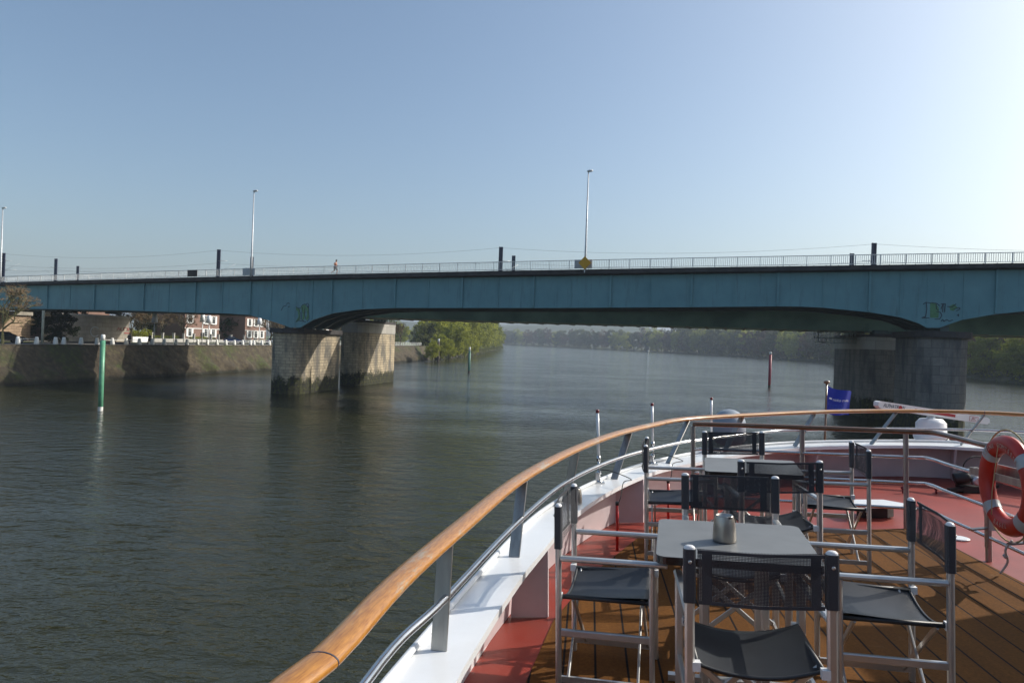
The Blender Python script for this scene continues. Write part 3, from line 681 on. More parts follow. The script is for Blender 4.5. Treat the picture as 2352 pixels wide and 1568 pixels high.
# ------------------------------------------------------------------ houses
def house(Y0, Y1, off, depth, hgt, label, wins, rows_z):
    """river front along the quay direction; origin at the near front corner"""
    p0 = Vector((quay(Y0, off), Y0, 4.45)); L = (Y1-Y0)/QD.y; ang = math.atan2(QD.y, QD.x)
    t = thing('house', label, 'house', tuple(p0), ang)       # local x along the front, local y into the house, so front faces -y
    b = MB(); b.wall([(0, 0), (L, 0), (L, depth), (0, depth)], 0, hgt); wl = b.build('wall', brickm, t)
    b = MB(); rh = 3.2; e = .45
    vs = [(-e, -e, hgt), (L+e, -e, hgt), (L+e, depth+e, hgt), (-e, depth+e, hgt), (1.8, depth/2, hgt+rh), (L-1.8, depth/2, hgt+rh)]
    b.add(vs, [(0, 1, 5, 4), (1, 2, 5), (2, 3, 4, 5), (3, 0, 4), (3, 2, 1, 0)]); rf = b.build('roof', slate, t)
    b = MB(); b.box((L*.3, depth/2, hgt+rh), (.8, .6, 2)); b.build('chimney', brickm, rf)
    b = MB(); b.box((L/2, -.05, 3.05), (L+.1, .12, .16)); b.build('string_course', shut, t)
    b = MB(); b.box((L/2, -.04, .45), (L+.1, .12, .9)); b.build('plinth', conc, t)
    for zz_ in rows_z:
        for x in wins:
            b = MB(); b.box((x, -.03, zz_+.85), (1.1, .10, 1.7)); f = b.build('window', shut, t)
            b = MB(); b.box((x, -.095, zz_+.85), (.9, .03, 1.5)); b.build('pane', glassd, f)
            b = MB(); b.box((x, -.12, zz_+.85), (.05, .03, 1.5)); b.box((x, -.12, zz_+1.2), (.9, .03, .05)); b.build('glazing_bar', shut, f)
            for s_ in (-1, 1): b = MB(); b.box((x+s_*.87, -.07, zz_+.85), (.55, .08, 1.75)); b.build('shutter', shut, f)
            b = MB(); b.box((x, -.12, zz_-.07), (1.5, .3, .12)); b.build('sill', shut, f)
    b = MB(); b.box((L*.5, -.06, 1.1), (1.1, .12, 2.2)); b.build('door', black, t)
    b = MB()
    for k in range(4): b.box((L*.5, -.3-.3*k, .75-.2*k), (1.8, .3, .2))
    b.build('steps', conc, t)
    return t
# facade faces the river: local -y must point to +x  -> along-front axis is QD rotated, front normal = QN
def house_front(*a): return house(*a)
house_front(146, 157.5, -22, 9, 6.9, 'red brick house with white shutters behind the paired lamp posts', (1.6, 7.0, 9.6), (1.35, 4.2))
house_front(167.5, 176.5, -22, 9, 6.6, 'red brick house with white shutters just left of the river piers', (1.8, 4.6, 7.2), (1.35, 4.2))
house_front(196, 208, -20, 9, 7, 'brick house with dark windows seen between the two left piers', (2.2, 5.5, 9.2), (1.35, 4.2))
house_front(124, 136, -30, 9, 6.4, 'brick house mostly hidden behind dark garden trees', (2.2, 5.5, 9.2), (1.35,))
# garden wall with pillars
gp = [quay_at(u, -17.2) for u in (347, 372.6, 398, 421, 444.5, 484, 501, 530, 560)]
t = thing('garden_wall', 'low white garden wall with pillars along the street before the houses', 'wall', tuple(gp[0])); b = MB()
for p, q in zip(gp[:-1], gp[1:]): b.bar(p+Vector((0, 0, .35)), q+Vector((0, 0, .35)), .25, .7)
b.build('low_wall', conc, t, False)
for p in gp: b = MB(); b.box((p.x, p.y, p.z+.85), (.38, .38, 1.75)); b.box((p.x, p.y, p.z+1.76), (.48, .48, .1)); b.build('pillar', conc, t, False)
p0, p1 = quay_at(303, -14.5), quay_at(340, -14.5); b = MB(); b.bar(p0+Vector((0, 0, .5)), p1+Vector((0, 0, .5)), .25, 1.0); tag(b.build('garden_wall', white), 'plain pale low wall right of the graffiti pier', 'wall')
# hedges, shrubs
def leaf_cloud(b, cx_, cy_, cz_, rx, ry_, rz__, nleaf, size, rnd, shell=.55):
    for _ in range(nleaf):
        d = Vector((rnd.gauss(0, 1), rnd.gauss(0, 1), rnd.gauss(0, 1))).normalized(); rr = shell+(1-shell)*rnd.random()**.6
        c = Vector((cx_+d.x*rx*rr, cy_+d.y*ry_*rr, cz_+d.z*rz__*rr)); s_ = size*rnd.uniform(.5, 1.2)
        a = Vector((rnd.gauss(0, 1), rnd.gauss(0, 1), rnd.gauss(0, .7))).normalized(); q = a.orthogonal().normalized(); e = a.cross(q)
        b.add([c+q*s_*.5, c+e*s_*.32, c-q*s_*.5, c-e*s_*.32], [(0, 1, 2, 3)])
rnd = random.Random(7)
hs = [(gp[0], gp[3], 'clipped green hedge behind the left part of the pillared garden wall'), (gp[4], gp[6], 'clipped green hedge in front of the white-shuttered house')]
for p, q, lb_ in hs:
    t = thing('hedge', lb_, 'hedge', tuple(p+Vector((-.8, .3, 0)))); b = MB(); L = (q-p).length
    for k in range(int(L/.5)): c = (q-p)*(k*.5/L); leaf_cloud(b, c.x, c.y, .75, .45, .45, .6, 90, .16, rnd)
    b.build('foliage', leafg, t); b = MB(); b.bar((0, 0, .5), tuple((q-p)+Vector((0, 0, .5))), .5, .8); b.build('stems', leafk, t)
def branches(b, p, d, L, r, depth, rnd, ends, seg=5, spread=.6, nb=3):
    q = p+d*L; b.tube([p, p.lerp(q, .5)+Vector((rnd.gauss(0, .04*L), rnd.gauss(0, .04*L), 0)), q], [r, r*.8, r*.6], seg, cap=False)
    if depth == 0: ends.append(q); return
    for k in range(nb):
        nd = (d+Vector((rnd.gauss(0, spread), rnd.gauss(0, spread), rnd.gauss(.1, spread*.5)))).normalized()
        branches(b, q if k else p.lerp(q, .75), nd, L*rnd.uniform(.6, .8), r*.6, depth-1, rnd, ends, max(3, seg-1), spread, nb)
def tree_mesh(seed, H, cr_, leafsize, nclump, nper, trunkh=.3, bare=False, low=False):
    rnd = random.Random(seed); b = MB(); ends = []
    branches(b, Vector((0, 0, -.5)), Vector((rnd.gauss(0, .04), rnd.gauss(0, .04), 1)).normalized(), H*trunkh, H*.018+.08, 3 if not bare else 4, rnd, ends, 7, .5, 3)
    c = MB(); zc = H*(.5 if low else .62)
    for k in range(nclump):
        d = Vector((rnd.gauss(0, 1), rnd.gauss(0, 1), rnd.gauss(0, 1))).normalized(); rr = rnd.uniform(.35, 1)
        zr = H*(.5 if low else .38); cc = Vector((d.x*cr_*rr, d.y*cr_*rr, zc+d.z*zr*rr))
        s_ = rnd.uniform(.16, .34)*cr_; leaf_cloud(c, cc.x, cc.y, cc.z, s_, s_, s_*.8, nper, leafsize, rnd, .3)
    return b, c
def bare_tree(seed, H, cr_):
    rnd = random.Random(seed); b = MB(); ends = []
    branches(b, Vector((0, 0, -.3)), Vector((0, 0, 1)), H*.34, H*.02+.05, 4, rnd, ends, 6, .62, 4)
    c = MB()
    for q in ends:
        for k in range(9):
            d = Vector((rnd.gauss(0, 1), rnd.gauss(0, 1), rnd.gauss(.5, .8))).normalized()*rnd.uniform(.4, 1.1)*H*.07
            e = d.orthogonal().normalized()*.022; m_ = q+d*.5+Vector((rnd.gauss(0, .08), rnd.gauss(0, .08), 0)); c.add([q-e, q+e, m_+e*.7, q+d, m_-e*.7], [(0, 1, 2, 3, 4)])
    return b, c
VAR = {}
def variant(key, fn, tm, cm):
    if key not in VAR: b, c = fn(); VAR[key] = (b.mesh('trunk', tm), c.mesh('crown', cm))
    return VAR[key]
def plant_tree(name, loc, s_, rz, ms, label, group=None, sx=1.):
    t = thing(name, label, 'tree', loc, rz, group); t.scale = (s_*sx, s_*sx, s_)
    put('trunk', ms[0], t); put('crown', ms[1], t); return t
BT = [variant(('bare', k), lambda k=k: bare_tree(11+k, 9, 3), 'bark', 'twigs') for k in range(3)]
BG = variant(('bareg', 0), lambda: bare_tree(5, 9, 3), 'mossy_bark', 'twigs')
GT = [variant(('green', k), lambda k=k: tree_mesh(20+k, 14, 6.0, .62, 80, 90, .2, low=True), 'bark', 'spring_leaves') for k in range(4)]
DT = [variant(('dull', k), lambda k=k: tree_mesh(40+k, 14, 5.2, .75, 60, 70, .26, low=True), 'bark', 'dull_leaves') for k in range(4)]
TT = [variant(('twiggy', k), lambda k=k: tree_mesh(60+k, 14, 4.8, .55, 60, 80, .26, low=True), 'bark', 'bare_twig_leaves') for k in range(3)]
KT = [variant(('dark', k), lambda k=k: tree_mesh(80+k, 8, 3., .4, 34, 90, .2, low=True), 'bark', 'dark_evergreen') for k in range(2)]
p = quay_at(6, -3.2); plant_tree('bare_tree', tuple(p), .92, 1.2, BG, 'bare spring tree with yellowish twigs at the left edge of the quay')
for (u, off, s_, k, nm) in ((62, -75, 1.6, 0, 'bare tree showing above the bridge railing near the left end'), (300, -16, .8, 1, 'bare bushy tree beside the graffiti pier'), (318, -24, .8, 2, 'bare tree in the garden between graffiti pier and house'), (372, -22, .8, 0, 'bare tree behind the pillared wall left of the house'),
                        (420, -18.5, .8, 1, 'bare tree directly before the left end of the brick house'), (622, -17, .85, 2, 'brownish bare tree right of the second brick house'), (655, -24, .9, 0, 'brownish bare tree glimpsed over the left pier'), (640, -34, .9, 1, 'bare tree behind and between house and pier')):
    q = quay_at(u, off); plant_tree('bare_tree', (q.x, q.y, 4.45), s_, u*.7, BT[k], nm)
for (u, off, s_, k, nm) in ((330, -27, 1., 0, 'dark evergreen left of the bare garden trees'), (385, -29, 1.05, 1, 'dark evergreen beside the left wall of the brick house'), (524, -27, 1.0, 0, 'dark evergreen in the gap between the two brick houses'), (545, -25, .9, 1, 'smaller dark evergreen touching the second brick house'), (115, -26, 1.1, 0, 'dark tree under the bridge beside the round post'), (150, -22, 1.0, 1, 'dark tree under the bridge beside the graffiti pier'), (60, -34, 1.2, 1, 'dark tree behind the stone bridge pier'), (118, -8.5, .62, 0, 'dark bush under the bridge between the stone pier and graffiti pier'), (146, -7.2, .66, 1, 'dark bush hiding the near nose of the graffiti pier')):
    q = quay_at(u, off); plant_tree('evergreen_tree', (q.x, q.y, 4.45), s_, u*.3, KT[k], nm)
# yellow-green shrub by the white pier
t = thing('shrub', 'yellow green shrub behind the pale low wall right of the graffiti pier', 'shrub', tuple(quay_at(316, -16.5))); b = MB()
for k in range(10): leaf_cloud(b, rnd.uniform(-1.5, 2.2), rnd.uniform(-1, 1), rnd.uniform(.8, 1.9), .8, .8, .7, 130, .22, rnd)
b.build('foliage', leafg, t); b = MB()
for k in range(6): b.tube([(k*.5-1.2, 0, -.1), (k*.6-1.5, .1, 1.6)], .04, 5)
b.build('stem', bark, t)
# clipped row of bare plane trees beyond the piers
rnd = random.Random(4)
for k in range(9):
    y = 150+k*9.5; plant_tree('bare_tree', (quay(y, -6), y, 4.5), .95, k*1.3, BT[k % 3], 'clipped bare tree in the row on the quay beyond the left piers', 'bare trees in a row beyond the piers', 1.)
# green trees on the left bank
k = 0
for (u, v, s_, kind) in ((985, 815, .95, 'd'), (1005, 826, .45, 'g'), (1022, 824, .6, 'g'), (1012, 815, 1.3, 'g'), (1030, 812, 1.4, 'g'), (1048, 818, 1.0, 'g'), (1062, 812, 1.5, 'g'), (1078, 812, 1.4, 'g'), (1092, 808, 1.75, 'g'), (1106, 805, 1.9, 'g'), (1118, 803, 1.9, 'g'), (1128, 802, 1.6, 'g'), (1138, 800, 1.5, 'g'), (1146, 799, 1.2, 'g'), (1040, 821, .5, 'g'), (1056, 818, .55, 'g'), (1075, 815, .6, 'g'), (1094, 812, .6, 'g'), (970, 806, 1.0, 'd')):
    q = on(u, v, .8); ms = (GT if kind == 'g' else DT)[k % 4]; k += 1
    plant_tree('riverside_tree', (q.x-1.5, q.y, .6), s_, k*1.7, ms, 'fresh green tree in the clump on the left bank beyond the piers' if kind == 'g' else 'dull brownish tree at the landward edge of the green clump', 'green trees on the left bank' if kind == 'g' else 'dull trees beside the green clump')
for i in range(14):
    q = Vector((-40-rnd.random()*60, 300+i*30, 2)); plant_tree('riverside_tree', tuple(q), rnd.uniform(1.0, 1.3), i*2.1, (DT+GT)[i % 8], 'fresh green tree in the clump on the left bank beyond the piers', 'green trees on the left bank')
# trees on the right bank, near to far
rbp = [Vector((x, y, 0)) for x, y in rb]
def along(t_):
    k_ = min(int(t_), len(rbp)-2); return rbp[k_].lerp(rbp[k_+1], t_-k_)
seg_ = [(rbp[i+1]-rbp[i]).length for i in range(len(rbp)-1)]
pos = 60.; tot = sum(seg_); cnt = 0
while pos < tot-100:
    a = 0; i = 0
    while a+seg_[i] < pos: a += seg_[i]; i += 1
    p = rbp[i].lerp(rbp[i+1], (pos-a)/seg_[i]); d = (rbp[i+1]-rbp[i]).normalized(); nn = Vector((d.y, -d.x, 0)); far = p.y > 420
    for rr in range(3 if p.y < 900 else 2):
        o = p+nn*(3+rr*9+rnd.uniform(-2, 2))+d*rnd.uniform(-4, 4)
        pick = rnd.random(); ms = rnd.choice(DT) if pick < (.5 if far else .25) else (rnd.choice(TT) if pick < (.75 if far else .4) else rnd.choice(GT))
        sc = rnd.uniform(.95, 1.3)*(1.15 if not far else 1.75)*(1+.12*rr)
        lab = ('hazy tree in the long belt lining the far right bank', 'trees along the far right bank') if far else ('yellow green tree on the near right bank beyond the right pier', 'trees on the near right bank')
        plant_tree('riverside_tree', (o.x, o.y, .8), sc, rnd.random()*6, ms, lab[0], lab[1]); cnt += 1
    pos += (13 if p.y < 420 else 19 if p.y < 900 else 30)
b = MB(); d2 = 0
for i in range(len(rbp)-1):
    L = seg_[i]
    for k_ in range(int(L/4)):
        p = rbp[i].lerp(rbp[i+1], (k_+.5)/(L/4)); s_ = rnd.uniform(1.8, 3.4)*(1 if p.y < 400 else 1.9)
        if p.y < 1450: leaf_cloud(b, p.x+1.5, p.y, 1.2, s_*1.1, s_, s_*1.2, 46, .75 if p.y < 400 else 1.1, rnd, .4)
for i in range(1, 4):
    p, q = Vector((*lb[i-1], 0)), Vector((*lb[i], 0)); L = (q-p).length
    for k_ in range(int(L/2.5)): c = p.lerp(q, (k_+.5)/(L/2.5)); s_ = rnd.uniform(1.2, 2.4); (leaf_cloud(b, c.x-1.2, c.y, 1.0, s_, s_, s_, 60, .5, rnd, .4) if c.y > 243 else None)
tag(b.build('undergrowth', leafd), 'low undergrowth fringing the wooded river banks', 'undergrowth', kind='stuff')
# ------------------------------------------------------------------ piles and marks in the river
def pile(u, vt, vb, wpx, mat, topm, label, name='mooring_pile', topf=.08):
    g_ = on(u, vb, 0); a, D = ray(u+(vb-vt)*.037, vt); top = CAMZ-D*g_.y; r = wpx/FPX*g_.y/2
    t = thing(name, label, 'pile', (g_.x, g_.y, 0)); b = MB(); b.tube([(0, 0, -1.5), (0, 0, top*(1-topf))], r, 14); b.build('shaft', mat, t)
    b = MB(); b.tube([(0, 0, top*(1-topf)), (0, 0, top-.05), (0, 0, top)], [r*.86, r*.86, r*.5], 14); b.build('head', topm, t)
    b = MB(); b.tube([(0, 0, -.5), (0, 0, .35)], r*1.015, 14, cap=False); b.build('wet_foot', palep if mat is greenp else rustp, t); return t
pile(230.5, 768, 943, 10.5, greenp, palep, 'tall green mooring pile with white top near the left quay')
pile(1077, 797, 855, 5.2, pm('pale_green_pile', (.05, .16, .12), .5), palep, 'slim green mooring pile with white tip in mid river', topf=.16)
pile(1767, 808, 888, 6.0, crimp, palep, 'crimson mooring pile with white tip near the right pier')
pile(1006, 778, 830, 5.2, rustp, palep, 'dark rusty pile with pale tip before the green trees', topf=.15)
g_ = on(1001, 829, 0); a, D = ray(1003, 779); t = thing('river_gauge_post', 'dark post with square board just left of the rusty pile', 'post', (g_.x-1.2, g_.y, 0)); b = MB()
b.bar((0, 0, -1), (0, 0, CAMZ-D*g_.y), .3, .3); b.build('post', rustp, t); b = MB(); b.box((-.2, 0, CAMZ-D*g_.y-.6), (1.4, .2, 1.3)); b.build('board', greypan, t)
g_ = at(1489, 808, 560); g_.z = 0; t = thing('channel_marker', 'small pale channel marker far out by the hazy trees', 'buoy', tuple(g_)); b = MB(); b.tube([(0, 0, -1), (0, 0, 3.0)], .28, 8); b.build('post', palep, t); b = MB(); b.lathe([(.1, 2.6), (.75, 2.8), (.75, 4.0), (.1, 4.2)], seg=8); b.build('topmark', palep, t)
# ------------------------------------------------------------------ cars
def car(loc, rz, paint, label):
    t = thing('parked_car', label, 'car', loc, rz); b = MB()
    lo = [(-2.1, .35), (-2.15, .75), (-1.9, .95), (-1.55, 1.0), (.75, .98), (1.75, .85), (2.1, .62), (2.12, .35)]
    def loft(prof, hw0, hw1, zlo, zhi):
        k = len(prof); vs = []
        for s_ in (-1, 1):
            for x, z in prof: vs.append((x, s_*(hw0+(hw1-hw0)*(z-zlo)/(zhi-zlo)), z))
        b.add(vs, [tuple(range(k)), tuple(range(k, 2*k))[::-1]]+[(i, k+i, k+(i+1) % k, (i+1) % k) for i in range(k)])
    loft(lo, .86, .82, .35, 1.0); b.build('body', paint, t)
    b = MB(); loft([(-1.75, .985), (-1.25, 1.42), (.0, 1.46), (.95, .97)], .78, .6, .97, 1.46); b.build('windows', glassd, t)
    b = MB(); loft([(-1.25, 1.425), (-1.15, 1.475), (-.1, 1.5), (.05, 1.462)], .62, .56, 1.42, 1.5); b.build('roof', paint, t)
    for x in (-1.35, 1.35):
        for s_ in (-1, 1):
            M = Matrix.Translation((x, s_*.8, .32)) @ Matrix.Rotation(math.pi/2, 4, 'X'); b = MB(); b.lathe([(.2, -.1), (.32, -.1), (.32, .1), (.2, .1)], seg=14, M=M); wh = b.build('wheel', black, t)
            b = MB(); b.lathe([(.02, -.11), (.19, -.105), (.19, .105), (.02, .11)], seg=12, M=M); b.build('rim', galv, wh)
    for s_ in (-1, 1):
        b = MB(); b.box((2.06, s_*.6, .68), (.1, .32, .14)); b.build('headlight', tape, t)
        b = MB(); b.box((-2.12, s_*.65, .78), (.06, .25, .14)); b.build('taillight', redpl, t)
q = quay_at(14, -9.5); car((q.x, q.y, 4.56), R(68), blkc, 'dark car parked before the stone bridge pier at the left edge')
q = quay_at(538, -11); car((q.x, q.y, 4.56), R(25), bluec, 'dark blue car on the quay road before the white-shuttered houses')
q = quay_at(624, -10); car((q.x, q.y, 4.56), R(100), whtc, 'white car partly hidden behind the left river pier')
# ------------------------------------------------------------------ people
def person(loc, rz, label, J, cloth, skinw, H=1.75, scale=1.):
    """J: joint dict in metres; one skinned surface, clothing as second skinned surface"""
    t = thing('person', label, 'person', loc, rz); t.scale = (scale,)*3
    def skinned(name, chain, mat):
        vs = []; es = []; rr = []; idx = {}
        for path in chain:
            prev = None
            for nm, r in path:
                if nm not in idx: idx[nm] = len(vs); vs.append(J[nm]); rr.append(r)
                if prev is not None: es.append((prev, idx[nm]))
                prev = idx[nm]
        me = bpy.data.meshes.new(name); me.from_pydata(vs, es, []); o = put(name, me, t)
        md = o.modifiers.new('s', 'SKIN'); md.use_smooth_shade = True
        if not me.skin_vertices: me.attributes.new('skin', 'FLOAT', 'POINT')
        return o, me, rr, mat
    def finish(o, me, rr, mat):
        bmx = __import__('bmesh').new(); bmx.from_mesh(me); ly = bmx.verts.layers.skin.verify()
        for v_, r in zip(bmx.verts, rr): v_[ly].radius = (r, r)
        bmx.verts.ensure_lookup_table(); bmx.verts[0][ly].use_root = True; bmx.to_mesh(me); bmx.free()
        o.modifiers.new('d', 'SUBSURF').levels = 1; o.modifiers[-1].render_levels = 2
        dg = bpy.context.evaluated_depsgraph_get(); m2 = bpy.data.meshes.new_from_object(o.evaluated_get(dg)); m2.materials.clear(); m2.materials.append(mat); o.modifiers.clear(); o.data = m2
        for p_ in m2.polygons: p_.use_smooth = True
    body = [[('pelvis', .13), ('chest', .15), ('neck', .06), ('head', .085), ('crown', .075)],
            [('chest', .15), ('shL', .07), ('elL', .045), ('wrL', .032), ('haL', .038)], [('chest', .15), ('shR', .07), ('elR', .045), ('wrR', .032), ('haR', .038)],
            [('pelvis', .13), ('hipL', .1), ('knL', .065), ('anL', .04), ('toL', .04)], [('pelvis', .13), ('hipR', .1), ('knR', .065), ('anR', .04), ('toR', .04)]]
    q = skinned('body', body, skinw); bpy.context.view_layer.update(); finish(*q)
    sh = [[('pelvis', .16), ('hipL', .125), ('knL', .09)], [('pelvis', .16), ('hipR', .125), ('knR', .09)]]
    q = skinned('shorts' if cloth[1] is None else 'trousers', sh if cloth[1] is None else [[('pelvis', .15), ('hipL', .12), ('knL', .09), ('anL', .06)], [('pelvis', .15), ('hipR', .12), ('knR', .09), ('anR', .06)]], cloth[0]); bpy.context.view_layer.update(); finish(*q)
    if cloth[1] is not None:
        q = skinned('jacket', [[('pelvis', .15), ('chest', .18), ('neck', .075)], [('chest', .18), ('shL', .09), ('elL', .065), ('wrL', .05)], [('chest', .18), ('shR', .09), ('elR', .065), ('wrR', .05)]], cloth[1]); bpy.context.view_layer.update(); finish(*q)
    b = MB(); hd = Vector(J['crown']); b.lathe([(.095, -.06), (.1, 0), (.08, .06), (.03, .095)], c=tuple(hd+Vector((0, -.015, -.0))), seg=12); b.build('hair', hairm, t)
def run_pose(s_=1):
    return dict(pelvis=(0, 0, .95), chest=(0, .06, 1.28), neck=(0, .09, 1.5), head=(0, .12, 1.6), crown=(0, .13, 1.7),
                shL=(-.2, .05, 1.42), elL=(-.27, -.12*s_, 1.18), wrL=(-.22, .12, 1.12), haL=(-.19, .2, 1.16), shR=(.2, .05, 1.42), elR=(.27, -.02, 1.16), wrR=(.2, .22, 1.2), haR=(.16, .3, 1.24),
                hipL=(-.1, 0, .88), knL=(-.11, .25, .52), anL=(-.11, .1, .12), toL=(-.11, .26, .06), hipR=(.1, 0, .88), knR=(.11, -.05, .48), anR=(.11, -.42, .28), toR=(.11, -.45, .14))
def walk_pose():
    return dict(pelvis=(0, 0, .93), chest=(0, .02, 1.26), neck=(0, .04, 1.48), head=(0, .06, 1.58), crown=(0, .07, 1.68),
                shL=(-.2, .02, 1.4), elL=(-.25, -.08, 1.12), wrL=(-.24, .02, .88), haL=(-.24, .06, .8), shR=(.2, .02, 1.4), elR=(.25, .02, 1.12), wrR=(.24, .16, .92), haR=(.24, .2, .86),
                hipL=(-.1, 0, .86), knL=(-.11, .16, .48), anL=(-.11, .24, .09), toL=(-.11, .4, .05), hipR=(.1, 0, .86), knR=(.11, -.04, .47), anR=(.11, -.3, .14), toR=(.11, -.2, .05))
jx = face(765, 620, -.2).x; jp = bpnt(jx, .35, float(zdeck(jx))-.03)
person(jp, R(-107), 'shirtless jogger in dark shorts running along the bridge railing', run_pose(), (darkc, None), skin)
q = quay_at(296.5, -2.2); person((q.x, q.y, 4.6), R(-10), 'walker in grey top and dark trousers beside the graffiti pier', walk_pose(), (darkc, greyc), skin)
q = quay_at(343, -2.2); person((q.x, q.y, 4.6), R(80), 'person in dark clothes walking left of the single lamp post', walk_pose(), (darkc, darkc), skin)
# ------------------------------------------------------------------ the ship (boat frame)
ship = thing('cruise_ship', 'white river cruise ship sun deck with bow bulwark, teak handrail and red foredeck', 'ship', (0, 0, 0), boat=True)
CAPZ = .45
cin = [P(u, v, CAPZ) for u, v in [(1045, 1568), (1101, 1470.5), (1173, 1357), (1230, 1282), (1325.5, 1176), (1420, 1116), (1514, 1078), (1594, 1062), (1700, 1043), (1837, 1027.5), (1975, 1023), (2083, 1022), (2200, 1025.5)]]
cout = [P(u, v, CAPZ) for u, v in [(878.6, 1568), (943, 1493), (1137, 1274), (1207, 1202.5), (1261, 1161), (1367, 1106), (1480, 1065), (1608, 1038), (1760, 1020), (1894.5, 1014.5), (2083, 1013), (2210, 1016)]]
cin = [Vector((-.62, -3, CAPZ)), Vector((-.5, 0, CAPZ)), Vector((-.33, 1.6, CAPZ))]+cin+[Vector((6.5, 7.9, CAPZ)), Vector((7.1, 6.6, CAPZ)), Vector((7.6, 4.5, CAPZ)), Vector((8.0, 1, CAPZ)), Vector((8.2, -3, CAPZ))]
cout = [Vector((-.98, -3, CAPZ)), Vector((-.83, 0, CAPZ)), Vector((-.64, 1.6, CAPZ))]+cout+[Vector((6.7, 8.3, CAPZ)), Vector((7.45, 6.8, CAPZ)), Vector((7.95, 4.5, CAPZ)), Vector((8.35, 1, CAPZ)), Vector((8.55, -3, CAPZ))]
def resample(pts, n_):
    pts = spline(pts, 10); L = [0]
    for p, q in zip(pts[:-1], pts[1:]): L.append(L[-1]+(q-p).length)
    out = []; j = 0
    for i in range(n_):
        t_ = L[-1]*i/(n_-1)
        while j < len(L)-2 and L[j+1] < t_: j += 1
        f = (t_-L[j])/max(1e-9, L[j+1]-L[j]); out.append(pts[j].lerp(pts[j+1], min(1, f)))
    return out
NR = 160
ci = resample(cin, NR)
# outer edge smoothed: nearest pairing by outward normal
co_raw = resample(cout, 500)
def nrm(pts, i):
    d = (pts[min(i+1, len(pts)-1)]-pts[max(i-1, 0)]).normalized(); return Vector((-d.y, d.x, 0))     # left of travel = outboard
co = []
for i, p in enumerate(ci):
    dmin = min((q-p).length for q in co_raw); co.append(p+nrm(ci, i)*dmin)
for _ in range(4): co = [co[0]]+[(co[i-1]+co[i]*2+co[i+1])/4 for i in range(1, NR-1)]+[co[-1]]
b = MB(); up = Vector((0, 0, 1)); th = .035
b.grid([co, ci], True); b.grid([ci, [p-up*th for p in ci]], True); b.grid([[p-up*.05 for p in co], co], True); b.grid([[p-up*th for p in ci], [p-up*th for p in co]], True)
b.build('gunwale_cap', white, ship)
b = MB(); lip = [p.lerp(q, .06)+up*.016 for p, q in zip(co, ci)]; b.tube(lip, .016, 6); b.build('gunwale_lip', white, ship)
wt = [p.lerp(q, .82)-up*th for p, q in zip(ci, co)]
wb = [Vector((p.x, p.y, 0))+nrm(ci, i)*(.24+.13*min(1, max(0, (p.y-6.8)/1.5))) for i, p in enumerate(ci)]
for _ in range(4): wb = [wb[0]]+[(wb[i-1]+wb[i]*2+wb[i+1])/4 for i in range(1, NR-1)]+[wb[-1]]
b = MB(); b.grid([wt, wb], True); b.build('bulwark', bulw, ship)
b = MB(); b.grid([[p-up*.05 for p in co], [p-up*1.2 for p in co], [p-up*5.0 for p in co], [p-up*6.4 for p in co]], True); b.build('hull', white, ship)
# brackets (web frames) under the cap
def arc_index(test): return min(range(NR), key=test)
br_idx = [arc_index(lambda i, q=q: (ci[i]-Vector(q)).length) for q in ((-.3, 2.1, CAPZ), (.235, 4.37, CAPZ), (1.28, 6.7, CAPZ), (2.4, 7.95, CAPZ), (3.75, 8.65, CAPZ), (5.55, 8.65, CAPZ), (6.9, 7.0, CAPZ), (7.6, 4.4, CAPZ))]
for k, i in enumerate(br_idx):
    p = ci[i]; q = wb[i]; dirx = Vector((1, 0, 0))
    a_ = ci[i]-up*(th+.001); bot_in = Vector((a_.x-.0, a_.y, .004)); o2 = wt[i]; b = MB()
    if i < 60:
        # plate lies across the deck (athwart the view) from bulwark to cap edge
        j = arc_index(lambda j: abs(wb[j].y-a_.y)+abs(wb[j].x-a_.x)*.2); j2 = arc_index(lambda j: abs(wt[j].y-a_.y)+abs(wt[j].x-a_.x)*.2)
        q0 = Vector((wb[j].x, a_.y, .004)); q1 = Vector((wt[j2].x, a_.y, a_.z))
    else: q0 = Vector((q.x, q.y, .004)); q1 = o2
    tv = nrm(ci, i).cross(up)*.012
    vs = [bot_in if i < 60 else bot_in.lerp(q0, .45), q0, q1, a_]; b.add([v_+tv for v_ in vs]+[v_-tv for v_ in vs], [(0, 1, 2, 3), (7, 6, 5, 4), (0, 4, 5, 1), (1, 5, 6, 2), (2, 6, 7, 3), (3, 7, 4, 0)])
    b.build('bulwark_bracket', bulw, ship)
# decks
b = MB(); o = [Vector((p.x, p.y, -.003)) for p in co]; b.add(o, [tuple(range(len(o)))]); b.build('painted_deck', redd, ship)
tk = [(-.35, -3), (-.2, 0), (-.12, 2.2), (.0625, 3.45), (.257, 4.28), (.62, 5.2), (1.086, 6.1), (1.366, 6.6), (2.2, 6.42), (2.84, 6.36), (3.63, 6.45), (3.70, 5.95), (3.62, 4.93), (3.5, 3.6), (3.3, 1.5), (3.1, 0), (2.9, -3)]
b = MB(); b.add([(x, y, .004) for x, y in tk], [tuple(range(len(tk)))]); b.build('plank_deck', deckm, ship)
